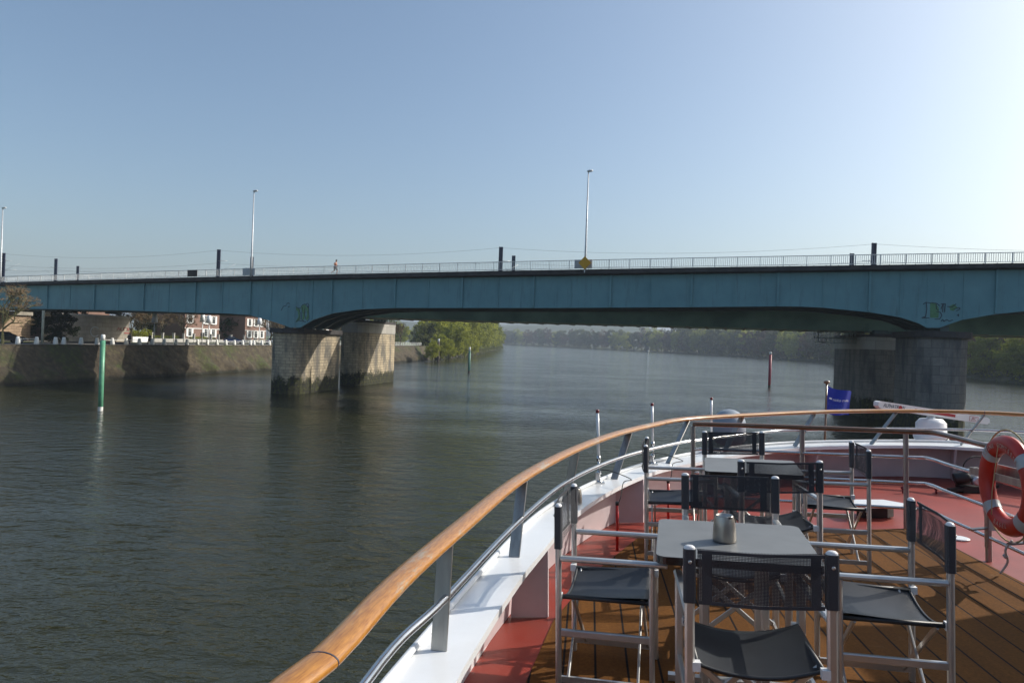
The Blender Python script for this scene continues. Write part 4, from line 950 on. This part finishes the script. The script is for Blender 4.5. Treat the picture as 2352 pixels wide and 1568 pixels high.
# outer handrail
RZ = .85
def rp(u, v, h=.775): Y = h/((v-803)/FPX); return Vector(((u-CX)/FPX*Y, Y, EYE-h))
hr = [Vector((-.78, -1.5, .875)), Vector((-.69, .2, .875)), Vector((-.62, 1.0, .875))]+[rp(u, v) for u, v in [(668, 1568), (760, 1497), (912.6, 1334.6), (1056, 1210), (1192, 1100.6), (1310, 1036), (1412, 997), (1500, 975), (1572, 962), (1711, 953), (1894, 945), (2083, 943), (2255, 947), (2352, 952)]]+[Vector((6.75, 7.5, .875)), Vector((7.4, 5.5, .875)), Vector((7.9, 2, .875))]
hr = resample(hr, 150); b = MB(); b.tube(hr, .047, 18, ry=.025); b.build('handrail', wood, ship)
jt = arc_ = [min(range(150), key=lambda i: (hr[i]-rp(u, v)).length) for u, v in ((765, 1490), (1520, 971), (2255, 947))]
for i in jt: b = MB(); d = (hr[i+1]-hr[i]).normalized(); b.tube([hr[i]-d*.003, hr[i]+d*.003], .0476, 18, ry=.0256); b.build('handrail_joint', inkd, ship)
mt = [Vector((-.72, -1.5, .65)), Vector((-.62, .2, .65))]+[P(u, v, .65) for u, v in [(837, 1568), (1026, 1368.6), (1196, 1191), (1310, 1100.6), (1431, 1048), (1552, 1017.5), (1609, 1009), (1760, 991), (1836, 987), (2083, 984), (2352, 992)]]+[Vector((7.0, 7.3, .65)), Vector((7.6, 5., .65))]
b = MB(); b.tube(spline(mt, 8), .0165, 12); b.build('middle_tube', steelp, ship)
posts = [((1009, 1489), (1042, 1240)), ((1181, 1276), (1207, 1108)), ((1299, 1153), (1327, 1040)), ((1410, 1099), (1446, 999)), ((1533, 1063), (1575, 976)), ((1662, 1037), (1714, 960)), ((1824, 1024), (1868, 954)), ((1999.5, 1019), (2050, 951)), ((2205, 1021), (2250, 953))]
for (b0_, t0_) in posts:
    p = P(*b0_, CAPZ); q = min((h_ for h_ in hr if h_.y > 1), key=lambda h_: math.hypot(CX+FPX*h_.x/h_.y-t0_[0], 803+FPX*(EYE-h_.z)/h_.y-t0_[1]))-Vector((0, 0, .018)); i = arc_index(lambda i: (ci[i]-p).length); d = Vector((-nrm(ci, i).y, nrm(ci, i).x, 0)); b = MB()
    x = (q-p).normalized(); n3 = nrm(ci, i)
    b.bar(p, q, .066, .012, up=d, bev=.002); b.build('rail_post', steel, ship)
p = Vector((-.52, 1.4, CAPZ)); b = MB(); b.bar(p, Vector((-.6, 1.35, .86)), .068, .012, up=(1, 0, 0)); b.build('rail_post', steel, ship)
# inner rail round the seating deck
IR = .905
def ir(u, v, h=EYE-IR): Y = h/((v-803)/FPX); return Vector(((u-CX)/FPX*Y, Y, EYE-h))
top = [ir(1590.5, 973), ir(1700, 976), ir(1900, 983), ir(2083, 990), ir(2125, 991.5), ir(2152, 994.5), ir(2200, 1006), ir(2267, 1023)]
bx = Vector((3.71, 5.4, IR)); top += [Vector((3.67, 4.9, IR)), Vector((3.58, 3.9, IR)), Vector((3.45, 2.4, IR)), Vector((3.3, .8, IR)), Vector((3.1, -1, IR))]
b = MB(); b.tube(spline(top, 7), .025, 12, ry=.023); b.build('handrail', wood2, ship)
CL, CR_ = Vector((1.815, 7.0)), Vector((3.64, 6.45))
side = [(3.80, 6.38), (3.76, 6.0), (3.72, 5.5), (3.66, 4.9), (3.58, 3.9), (3.45, 2.4), (3.3, .8), (3.1, -1)]
for z in (.66, .424, .19):
    b = MB(); b.tube(spline([(CL.x, CL.y, z), (2.7, 6.735, z), (CR_.x, CR_.y, z)]+[(x, y, z) for x, y in side], 4), .0145, 10); b.build('lower_tube', steelp, ship)
for (x, y) in ((CL.x, CL.y), (2.79, 6.71), (3.64, 6.45), (3.73, 5.47), (3.62, 4.3), (3.48, 2.8), (3.3, 1.0)):
    b = MB(); b.bar((x, y, 0), (x, y, IR-.02), .042, .03, up=(0, 1, 0), bev=.006); b.build('inner_post', steel, ship)
# unseen block added out to starboard to shade the deck; roof and windows invented
b = MB(); b.box((6.65, 1.2, 1.35), (1.2, 8.2, 2.7)); dh = b.build('shade_block', white, ship)
b = MB(); b.box((6.6, 1.2, 2.74), (1.5, 8.4, .08)); b.build('shade_block_roof', white, dh)
for y_ in (-1.8, -.3, 1.2, 2.7, 4.2): b = MB(); b.box((6.04, y_, 1.75), (.03, 1.0, .8)); b.build('shade_block_window', glassd, dh)
b = MB(); b.box((3.6, -3.4, 1.5), (9.0, .5, 3.0)); af = b.build('sky_blocker', white, ship)  # unseen wall added behind the camera to cut sky fill on the deck
for k_ in range(6): b = MB(); b.box((.2+1.35*k_, -3.12, 1.5), (1.15, .06, 2.2)); b.build('sky_blocker_pane', glassd, af)
# lower foredeck carrying the radar
b = MB()
fo = [(1.2, 7.2), (1.9, 9.4), (3.0, 11.2), (4.6, 12.6), (6.3, 12.6), (7.7, 11), (8.2, 8.8), (8.4, 7)]
k = len(fo); b.add([(x, y, -.62) for x, y in fo]+[(x*.9+.5, y*.95+.4, -6.4) for x, y in fo], [tuple(range(k))]+[(i, i+1, k+i+1, k+i) for i in range(k-1)]); b.build('foredeck', redd, ship)
# ------------------------------------------------------------------ radar
YR = 11.
def RB(u, v, Y=YR): return Vector(((u-CX)/FPX*Y, Y, EYE-(v-803)/FPX*Y))
rc = RB(2137, 965); t = thing('radar_scanner', 'white marine radar with long bar antenna on pedestal ahead of the bow rail', 'radar', (rc.x, rc.y, -.62), boat=True)
l0, l1 = RB(2011, 927.5, 10.7), RB(2266, 966, 11.3); ax = (l1-l0); L = ax.length; ax.normalize(); fwd = Vector((ax.y, -ax.x, 0)).normalized(); upv = fwd.cross(ax)*-1
if upv.z < 0: upv = -upv
mid = (l0+l1)/2; TR = Matrix.Translation(-Vector((rc.x, rc.y, -.62)))
Mr = TR @ Matrix(((ax.x, upv.x, fwd.x, mid.x), (ax.y, upv.y, fwd.y, mid.y), (ax.z, upv.z, fwd.z, mid.z), (0, 0, 0, 1)))     # x along, y up, z towards camera
hh = .056; b = MB(); prof = [(-L/2, -.02), (-L/2+.05, -hh), (L/2-.05, -hh), (L/2, -.02), (L/2-.01, hh*.6), (L/2-.06, hh), (-L/2+.04, hh), (-L/2, hh*.7)]
b.prism(prof, Mr @ Matrix.Translation((0, 0, -.05)), .1); an = b.build('antenna_bar', radw, t)
def rtext(txt, size, x, y, mat, width, sh=.25):
    me = text_mesh(txt, size, mat, shear=sh, M=Mr @ Matrix.Translation((x, y, .0525)), width=width)
    return put('lettering', me, an)
rtext('ALPHATR', .083, -L/2+.235, .0, 'dark_ink', .29); rtext('N', .083, -L/2+.475, .0, 'dark_ink', .05)
b = MB(); b.lathe([(.034, 0), (.034, .003)], seg=16, M=Mr @ Matrix.Translation((-L/2+.418, .0, .0505))); b.build('logo_disc', inkr, an)
b = MB(); b.box((0, 0, 0), (.80, .042, .004), M=Mr @ Matrix.Translation((-.01, -.0, .053))); b.build('stripe', inkr, an)
rtext('JRC', .062, L/2-.34, -.0, 'red_ink', .11)
b = MB()
for (cx_, cy_, sx, sy) in ((0, .036, .17, .005), (0, -.036, .17, .005), (-.085, 0, .005, .07), (.085, 0, .005, .07)): b.box((cx_, cy_, 0), (sx, sy, .003), M=Mr @ Matrix.Translation((L/2-.34, 0, .052)))
b.build('logo_frame', inkr, an)
bz0 = RB(2137, 1010).z+.62; bz1 = RB(2137, 960).z+.62
b = MB(); b.lathe([(.23, bz0), (.25, bz0+.05), (.25, bz0+.08), (.22, bz0+.1), (.215, bz1-.07), (.16, bz1-.005), (.06, bz1), (.06, bz1+.03)], seg=10); b.build('pedestal', radw, t)
b = MB(); b.box((0, 0, bz0-.04), (.75, .5, .05)); b.tube([(0, 0, 0), (0, 0, bz0-.06)], .11, 12); b.build('mast', radw, t)
b = MB(); b.tube(spline([(-.2, -.26, bz0+.02), (-.05, -.3, bz0-.02), (.1, -.27, bz0+.06)], 5), .008, 5); b.build('cable', black, t)
# satellite dome
c = RB(1674, 1000, 10.2); t = thing('satellite_dome', 'grey satellite dome behind the third antenna at the port bow', 'dome', (c.x, c.y, -.62), boat=True)
r0 = .235; z0 = c.z+.62; zt = RB(1674, 939, 10.2).z+.62
b = MB(); b.lathe([(.16, z0-.12), (r0, z0-.05), (r0, zt-r0*.95)]+[(r0*math.cos(a), zt-r0*.95+r0*.95*math.sin(a)) for a in np.linspace(.15, 1.5, 9)], seg=24); b.build('radome', domeg, t)
b = MB(); b.tube([(0, 0, 0), (0, 0, z0-.1)], .07, 10); b.build('stand', white, t)
# flag
p = RB(1893, 1016, 10.4); q = RB(1898.5, 881, 10.4)
t = thing('flagpole', 'thin brown flagpole standing at the bow', 'flagpole', (p.x, p.y, -.62), boat=True); O = Vector((p.x, p.y, -.62)); b = MB()
b.tube([(0, 0, 0), p-O, q-O], [.02, .018, .014], 8); b.build('pole', wood2, t)
b = MB(); b.lathe([(.01, 0), (.045, .01), (.045, .04), (.01, .05)], c=tuple(q-O), seg=10); b.build('truck', wood2, t)
t = thing('flag', 'blue flag with white lettering and block pattern on the bow flagpole', 'flag', tuple(q), boat=True); b = MB(); Wf, Hf = .385, .42
def fl(s_, h_): return Vector((s_*Wf*.98+.006+(-.035*h_), .05*math.sin(s_*7+h_*1.5)*s_**.7, -.02-h_*Hf*(.96)-s_*.115-.02*math.sin(s_*5)+(.05*s_*h_)))
b.grid([[fl(i/24, j/16) for i in range(25)] for j in range(17)], True); fo_ = b.build('cloth', flagb, t)
def onflag(me, dx, dz):                                       # bend flat lettering on to the cloth
    for v_ in me.vertices:
        s_ = (v_.co.x+dx)/Wf; h_ = (dz-v_.co.y)/Hf; p_ = fl(s_, h_); v_.co = (p_.x, p_.y-.004-v_.co.z*.1, p_.z)
    return me
me = text_mesh('nicko cruises', .062, 'white_paint', shear=.25, extrude=.001, align='LEFT', width=.25); put('lettering', onflag(me, .10, .175), fo_)
b = MB(); b.prism([(0, 0), (.04, 0), (.05, .025), (.012, .025)], Matrix.Identity(4), .001); me = b.mesh('lettering', white); put('lettering', onflag(me, .045, .185), fo_)
for (x, y) in ((.03, .28), (.10, .28), (.17, .28), (.06, .32), (.13, .32), (.20, .32), (.26, .27), (.24, .23), (.28, .31), (.09, .36), (.16, .36)):
    b = MB(); pp = [(0, 0), (.05, 0), (.062, .028), (.012, .028)]; pi_ = [(.006, .004), (.046, .004), (.055, .024), (.016, .024)]
    b.add([(q0, q1, 0) for q0, q1 in pp+pi_], [(0, 1, 5, 4), (1, 2, 6, 5), (2, 3, 7, 6), (3, 0, 4, 7)]); me = b.mesh('pattern', flagl); put('pattern', onflag(me, x, y), fo_)
# ------------------------------------------------------------------ whip antennas with cables
for (ub, vb, ut, vt, nm, rd) in ((1376, 1108, 1372, 940, 'nearest whip antenna with maroon tip on the port gunwale', (1417, 1261)), (1499, 1065, 1497.5, 925, 'middle whip antenna with maroon tip on the port gunwale', (1534, 1196)), (1633, 1040, 1633.5, 912, 'farthest whip antenna with maroon tip before the grey dome', None)):
    p = P(ub, vb, CAPZ); top_ = Vector(((ut-CX)/FPX*p.y, p.y, EYE-(vt-803)/FPX*p.y))-p
    t = thing('whip_antenna', nm, 'antenna', tuple(p), boat=True, group='whip antennas on the port gunwale'); b = MB(); b.tube([top_*.36, top_*.96], .0135, 10); b.build('rod', white, t)
    b = MB(); b.tube([top_*.955, top_], .0155, 10); b.build('tip', maroon, t)
    b = MB(); b.tube([top_*.0, top_*.37], .011, 10); b.tube([top_*.3, top_*.37], .018, 10); b.tube([top_*.12, top_*.17], .02, 8); b.tube([(0, 0, 0), top_*.04], .028, 10); b.box((0, 0, .006), (.09, .07, .012)); b.box((-.02, 0, .06), (.03, .03, .07)); b.build('mount', steelp, t)
    if rd:
        f = P(rd[0], rd[1], 0); t2 = thing('cable_conduit', 'red upright conduit with cable from the '+('nearest' if ub < 1400 else 'middle')+' whip antenna', 'conduit', tuple(f), boat=True, group='red conduits by the bulwark'); hz = .38
        b = MB(); b.tube([(0, 0, 0), (0, 0, hz)], .0125, 10); b.build('pipe', redpl, t2)
        e = p+top_*.18-f; b = MB(); b.tube(spline([e, e+Vector((.10, -.06, -.0)), e+Vector((.24, -.3, -.03)), Vector((.07, .1, hz+.16)), Vector((.03, .0, hz+.06)), Vector((0, 0, hz-.02))], 6), .004, 6); b.tube([(0, 0, hz-.01), (0, 0, hz+.02)], .015, 8); b.build('cable', black, t2)
# ------------------------------------------------------------------ life ring
rc_ = Vector((3.565, 5.02, .675)); t = thing('life_ring', 'orange life ring with grey bands and ship name hanging on the inner rail', 'life ring', tuple(rc_), R(-9), boat=True)
Ro, rr_ = .292, .066; RYW = R(0)                               # ring plane holds local y and z
def tor(a, bb, ex=0.): rad = Ro+(rr_+ex)*math.cos(bb); return Vector((-(rr_*.78+ex)*math.sin(bb), -rad*math.sin(a), rad*math.cos(a)))
b = MB(); na, nb2 = 64, 16
b.grid([[tor(2*math.pi*i/na, 2*math.pi*j/nb2) for j in range(nb2+1)] for i in range(na+1)], True); b.build('ring', ringm, t)
for a0 in (50, 135, 225, 315):
    b = MB(); b.grid([[tor(R(a0-8+16*i/5), 2*math.pi*j/nb2, .003) for j in range(nb2+1)] for i in range(6)], True); b.build('reflective_band', tape, t)
def ring_text(txt, amid, step, flip=False):
    for k, ch in enumerate(txt):
        if ch == ' ': continue
        kk = (k-(len(txt)-1)/2); a = R(amid+kk*step) if not flip else R(amid-kk*step)
        me = text_mesh(ch, .046, 'lettering_pale', extrude=.001)
        bb = R(96); c = tor(a, bb, .004); nrm_ = (tor(a, bb, .02)-tor(a, bb, 0)).normalized(); upt = Vector((0, -math.sin(a), math.cos(a)))*(-1 if flip else 1)
        upt = (upt-nrm_*upt.dot(nrm_)).normalized(); xt = upt.cross(nrm_); M = Matrix(((xt.x, upt.x, nrm_.x, c.x), (xt.y, upt.y, nrm_.y, c.y), (xt.z, upt.z, nrm_.z, c.z), (0, 0, 0, 1)))
        me.transform(M); put('lettering', me, t)
ring_text('SEINE COMTESSE', 0, 7.2); ring_text('BASEL', 180, 7.5, True)
b = MB(); pts = []
for k in range(4):
    a0 = 50+90*k; a1 = a0+90
    for s_ in range(11):
        f = s_/10; a = R(a0+90*f); pts.append(tor(a, 0, .012+.03*math.sin(math.pi*f)*(1 if k % 2 else .6)))
b.tube(pts, .006, 6, cap=False); b.tube([tor(0, R(90), .01), Vector((-.09, .03, -.05)), Vector((-.09, .04, -.22))], .003, 5); b.build('grab_line', ropem, t)
t = thing('ring_bracket', 'flat steel life ring holder bolted to the inner rail', 'bracket', (3.62, 5.1, 0), boat=True); b = MB()
b.bar((-.0, .42, .70), (.0, -.6, .70), .008, .055); b.bar((-.02, .2, .15), (-.02, .2, .72), .04, .008, up=(1, 0, 0)); b.bar((-.02, -.2, .3), (-.02, -.2, .72), .04, .008, up=(1, 0, 0)); b.bar((-.02, .2, .3), (-.14, .2, .29), .04, .01); b.bar((-.02, -.2, .3), (-.14, -.2, .29), .04, .01)
b.bar((.08, .3, .74), (.08, -.5, .74), .01, .08); b.build('holder', steel, t)
t = thing('life_ring_light', 'red and silver rescue light clipped beside the orange life ring', 'light', tuple(P(2272, 1286, 0)+Vector((-.03, -.06, .36))), boat=True)
b = MB(); b.lathe([(.05, 0), (.055, .03), (.055, .1), (.04, .13)], seg=12); b.build('body', redpl, t); b = MB(); b.lathe([(.035, .13), (.035, .17), (.02, .18), (.022, .26), (.01, .28)], seg=10); b.build('lens', redpl, t)
b = MB(); b.lathe([(.012, .275), (.02, .285), (.02, .315), (.008, .325)], seg=8); b.build('tip', plast, t); b = MB(); b.lathe([(.057, .045), (.057, .085)], seg=12, cap=False); b.box((.03, 0, -.06), (.16, .03, .09)); b.build('clamp', tape, t)
b = MB(); k0 = P(2240, 1200, .28); b.tube(spline([(3.55, 4.96, .30), (3.53, 5.0, .22), (3.58, 5.05, .12), (3.56, 5.1, .02)], 6), .008, 6); b.lathe([(.005, -.02), (.02, 0), (.005, .02)], c=(3.55, 5.03, .17), seg=8)
o = b.build('mooring_rope_end', pm('pale_rope', (.45, .42, .42), .9)); o.matrix_basis = BOAT; tag(o, 'short knotted pale rope dangling below the life ring', 'rope')
# ------------------------------------------------------------------ foredeck gear
c = Vector((3.62, 6.95, 0)); t = thing('deck_hatch', 'low white flat-topped hatch on the red foredeck beyond the tables', 'hatch', tuple(c), boat=True); b = MB()
hx = [(-.30, -.17), (.12, -.17), (.30, -.04), (.16, .17), (-.22, .17), (-.34, .02)]
b.prism(hx, Matrix.Translation((0, 0, .115)), .012); b.build('lid', white, t); b = MB(); b.prism([(x*.55, y*.55) for x, y in hx], Matrix.Translation((0, 0, 0)), .115); b.build('coaming', black, t)
c = P(2199, 1235, 0); b = MB(); b.lathe([(.085, 0), (.085, .008), (.07, .012)], seg=20); o = b.build('deck_filler_cap', white); o.matrix_basis = BOAT @ Matrix.Translation(c); tag(o, 'small round white filler cap flush in the red deck', 'cap')
for (u, v, nm) in ((2072, 1131, 'left'), (2148, 1132, 'right')):
    c = P(u, v, 0); b = MB(); b.tube([(0, 0, 0), (0, 0, .05)], .012, 8); b.lathe([(.005, .04), (.025, .05), (.025, .07), (.005, .08)], seg=8); o = b.build('deck_bolt', maroon); o.matrix_basis = BOAT @ Matrix.Translation(c); tag(o, f'tiny {nm}-hand eye bolt on the red foredeck', 'bolt')
c = P(2222, 1128, 0); t = thing('winch_motor', 'black and silver winch motor with hoops on the red foredeck', 'winch', tuple(c), boat=True); t.scale = (.72, .72, .72)
M = Matrix.Translation((-.12, 0, .22)) @ Matrix.Rotation(R(75), 4, 'Y') @ Matrix.Rotation(R(20), 4, 'X'); b = MB(); b.lathe([(.09, -.1), (.10, -.08), (.10, .1), (.07, .13)], seg=18, M=M); b.build('motor', black, t)
b = MB(); b.box((.02, .03, .27), (.2, .2, .17)); b.lathe([(.07, -.02), (.075, .03), (.05, .05)], seg=14, M=Matrix.Translation((.05, -.12, .2)) @ Matrix.Rotation(R(90), 4, 'X')); b.lathe([(.06, .1), (.062, .135), (.02, .14)], seg=14, M=M); b.build('gear_case', pm('silver_case', (.5, .52, .55), .3, .6), t)
b = MB()
for (cx_, cz_, rad) in ((.12, .42, .2), (.1, .3, .12)): b.tube([(cx_+rad*math.cos(a), .02*math.sin(a*2), cz_+rad*.75*math.sin(a)) for a in np.linspace(0, 6.28, 22)], .011, 6)
b.build('hose', black, t)
b = MB(); b.bar((-.35, -.05, .04), (.45, -.02, .10), .10, .05); b.box((.3, 0, .08), (.12, .16, .16)); b.box((.1, 0, .05), (.5, .2, .1)); b.build('base', black, t)
c = P(2190, 1088, 0)+Vector((0, .0, 0)); t = thing('drain_pipe', 'red pipe with elbow along the inside of the bow bulwark', 'pipe', tuple(c), boat=True); b = MB()
b.tube(spline([(0, 0, .02), (0, 0, .2), (-.01, 0, .27), (-.12, 0, .30), (-.55, .02, .33)], 5), .016, 8); b.build('pipe', redpl, t); b = MB(); b.tube([(-.5, .02, .30), (-.6, .02, .37)], .01, 6); b.build('lever', redpl, t)
# ------------------------------------------------------------------ pots, tables, chairs
def pot(loc, label):
    t = thing('ashtray_pot', label, 'pot', loc, boat=True, group='brushed steel ashtray pots'); b = MB()
    b.lathe([(.05, 0), (.0535, .003), (.054, .01), (.0535, .03), (.052, .06), (.047, .095), (.0405, .118), (.0395, .122), (.036, .12), (.036, .08), (.034, .06)], seg=36); b.build('body', potm, t)
    b = MB(); b.lathe([(.0335, .0615), (.0335, .064)], seg=24); b.build('inset', black, t); b = MB(); b.bar((.014, -.034, .119), (.014, -.046, .116), .012, .006); b.build('notch', black, t)
pot(tuple(P(1662.4, 1240, .752)), 'brushed steel ashtray pot standing on the nearest table')
pot(tuple(P(1321, 1155, CAPZ+.001)), 'steel ashtray pot standing on the white gunwale behind the left chair')
def rrect(s_, r, k=5):
    out = []
    for (cx_, cy_, a0) in ((s_-r, s_-r, 0), (-s_+r, s_-r, 90), (-s_+r, -s_+r, 180), (s_-r, -s_+r, 270)):
        for i in range(k+1): a = R(a0+90*i/k); out.append((cx_+r*math.cos(a), cy_+r*math.sin(a)))
    return out
tb = thing('cafe_table', 'square grey cafe table with the steel pot, nearest to the camera', 'table', (0, 0, 0), boat=True, group='square cafe tables on the sun deck')
b = MB(); b.prism(rrect(.348, .045), Matrix.Translation((0, 0, .716)), .032); tp = b.build('edge_band', blackg, tb)
b = MB(); b.prism(rrect(.3465, .045), Matrix.Translation((0, 0, .7482)), .0022); b.build('tabletop', tabt, tb)
for sx in (-1, 1):
    for sy in (-1, 1): b = MB(); b.bar((sx*.13, sy*.13, .02), (sx*.13, sy*.13, .70), .035, .035, up=(0, 1, 0), bev=.005); b.build('leg', alu, tb)
b = MB(); b.bar((-.3, -.13, .02), (.3, -.13, .02), .04, .03); b.bar((-.3, .13, .02), (.3, .13, .02), .04, .03); b.bar((0, -.13, .02), (0, .13, .02), .04, .03); b.build('foot', alu, tb)
b = MB(); b.box((0, 0, .7), (.4, .4, .03)); b.build('top_plate', alu, tb)
def tabfit(cs):
    pts = [P(u, v, .75) for u, v in cs]; return pts
fl_, nl_, fr_ = tabfit([(1517, 1188), (1508, 1277), (1826, 1204)]); d1 = (nl_-fl_).normalized(); d2 = (fr_-fl_).normalized(); ang = (math.atan2(-d1.x, -d1.y)*-1+math.atan2(d2.y, d2.x))/2
c1 = (nl_+fr_)/2; place(tb, (c1.x, c1.y, 0), ang, True)
tb2 = copy_tree(tb); pts = [P(u, v, .75) for u, v in ((1609, 1049), (1634, 1082), (1811, 1057), (1850, 1089))]; c2 = sum(pts, Vector())/4; d2 = (pts[2]-pts[0]).normalized()
place(tb2, (c2.x, c2.y, 0), math.atan2(d2.y, d2.x), True, 'square grey cafe table with nothing on it, farther toward the bow')
HW, DD, TOPZ = .255, .22, .92
ch = thing('director_chair', 'x', 'chair', (0, 0, 0), boat=True, group='folding director chairs with dark mesh backs')
for s_ in (-1, 1):
    b = MB(); b.bar((s_*HW, -DD, 0), (s_*HW, -DD, TOPZ-.025), .037, .026, up=(0, 1, 0), bev=.008); q = b.build('back_post', alu, ch)
    b = MB(); b.lathe([(.021, TOPZ-.03), (.0225, TOPZ-.022), (.021, TOPZ-.014), (.014, TOPZ-.008), (.004, TOPZ-.006)], seg=14, M=Matrix.Translation((s_*HW, -DD, 0)) @ Matrix.Diagonal((1, .75, 1, 1))); b.build('post_cap', plast, q)
    b = MB(); b.bar((s_*HW, DD, 0), (s_*HW, DD, .64), .036, .024, up=(0, 1, 0), bev=.007); b.build('front_post', alu, ch)
    b = MB(); b.bar((s_*HW, -DD+.012, .652), (s_*HW, DD+.07, .652), .038, .024, bev=.008); b.build('armrest', alu, ch)
    b = MB(); b.bar((s_*HW, -DD+.01, .30), (s_*HW, DD-.01, .30), .02, .034, bev=.004); b.build('side_stretcher', alu, ch)
    b = MB(); b.tube([(s_*.228, -DD-.005, .462), (s_*.228, DD+.005, .462)], .012, 8); b.build('seat_rod', vinyl, ch)
    for y in (-DD, DD): b = MB(); b.box((s_*.231, y, .462), (.03, .03, .034)); b.build('end_block', plast, ch)
for y in (-.165, .165):
    for s_ in (-1, 1): b = MB(); b.bar((s_*.226, y+s_*.012, .455), (-s_*.232, y+s_*.012, .075), .012, .026, up=(0, 0, 1), bev=.003); b.build('cross_bar', alu, ch)
for s_ in (-1, 1): b = MB(); b.bar((s_*.236, -DD+.01, .07), (s_*.236, DD-.01, .07), .014, .03); b.build('foot_rail', alu, ch)
# back band: mesh between the posts (two layers), solid sleeves around the posts
z0, z1 = .70, TOPZ-.02
b = MB()
for yy, bow in ((-DD-.017, .0), (-DD+.017, -.0)):
    rows = []
    for j in range(7):
        z = z0+(z1-z0)*j/6; rows.append([(x, yy-.018*(1-(x/HW)**2)+.004*math.sin(j), z-.006*(1-(x/HW)**2)*(1 if j == 6 else 0)) for x in np.linspace(-HW+.03, HW-.03, 13)])
    b.grid(rows, True)
bk = b.build('back_band', meshf, ch)
b = MB()
for z in (z0+.006, z1-.004): b.bar((-HW+.03, -DD-.02, z), (0, -DD-.037, z-.003), .004, .012); b.bar((0, -DD-.037, z-.003), (HW-.03, -DD-.02, z), .004, .012)
for x in (-HW+.062, HW-.062): b.bar((x, -DD-.024, z0), (x, -DD-.024, z1), .034, .003, up=(0, 1, 0))
b.build('hem', meshs, bk)
for s_ in (-1, 1):
    b = MB(); lp = [(s_*HW+dx*.0225, -DD+dy*.0175) for dx, dy in ((-1, -.7), (-.7, -1), (.7, -1), (1, -.7), (1, .7), (.7, 1), (-.7, 1), (-1, .7))]
    b.wall(lp, z0, z1); b.build('sleeve', meshs, bk)
    b = MB(); b.lathe([(.007, 0), (.007, .004), (.003, .006)], seg=10, M=Matrix.Translation((s_*HW, -DD-.0185, z1-.045)) @ Matrix.Rotation(R(90), 4, 'X')); b.build('stud', alu, bk)
b = MB(); rows = []; nx = 15
for t_ in (0, 1):
    for y in ((-DD+.02, -DD+.05, 0, DD-.05, DD-.02) if t_ == 0 else (DD-.018, DD-.05, 0, -DD+.05, -DD+.018)):
        rows.append([(x, y, .474-.045*(1-(x/.235)**2)-t_*.007+(.01*math.sin(y*9))) for x in np.linspace(-.238, .238, nx)])
rows.append(rows[0]); b.grid(rows, True)
b.tube([(x, DD-.02, .466-.045*(1-(x/.235)**2)) for x in np.linspace(-.238, .238, nx)], .007, 6); b.tube([(x, -DD+.02, .466-.045*(1-(x/.235)**2)) for x in np.linspace(-.238, .238, nx)], .007, 6)
b.build('seat', vinyl, ch)
CH = [(((1582, 1245), (1908, 1258)), 1, 'director chair nearest the camera, back turned, before the table with the pot'),
      (((1318.7, 1106), (1282, 1151.6)), 1, 'director chair on the left side of the nearest table, beside the gunwale'),
      (((2176.7, 1192), (2091.8, 1139)), 1, 'director chair on the right side of the nearest table, near the life ring'),
      (((1781, 1089.6), (1571, 1082)), 1, 'director chair on the far side of the nearest table, behind the pot'),
      (((1699, 1051.7), (1883.5, 1054)), 1, 'director chair with its back to the camera at the farther table'),
      (((1751.6, 988), (1615, 987)), 1, 'farthest director chair, facing the camera by the inner handrail'),
      (((1485.5, 1000.5), (1483, 1017.6)), 1, 'director chair on the left side of the farther table'),
      (((1993.3, 1029), (1954.8, 1009.4)), 1, 'director chair on the right side of the farther table, before the white hatch')]
def rp2(u, v): Y = (EYE-TOPZ)/((v-803)/FPX); return Vector(((u-CX)/FPX*Y, Y, 0))
for i, ((a_, b_), _, lab) in enumerate(CH):
    A, B_ = rp2(*a_), rp2(*b_); m_ = (A+B_)/2; d = (B_-A).normalized(); ang = math.atan2(d.y, d.x); f = Vector((-d.y, d.x, 0))
    o = copy_tree(ch) if i < len(CH)-1 else ch
    place(o, tuple(m_+f*DD), ang, True, lab)
# ------------------------------------------------------------------ air
m = bpy.data.materials.new('air'); m.use_nodes = True; n = m.node_tree; n.nodes.clear()
vo = N(n, 'ShaderNodeVolumePrincipled'); vo.inputs['Color'].default_value = (.72, .84, 1, 1); vo.inputs['Density'].default_value = .00024; vo.inputs['Anisotropy'].default_value = .0
mo = N(n, 'ShaderNodeOutputMaterial'); n.links.new(vo.outputs[0], mo.inputs['Volume'])
b = MB(); b.box((0, 2700, 78), (7000, 6800, 160)); o = b.build('haze', m); tag(o, kind='stuff')
print('trees right', cnt)
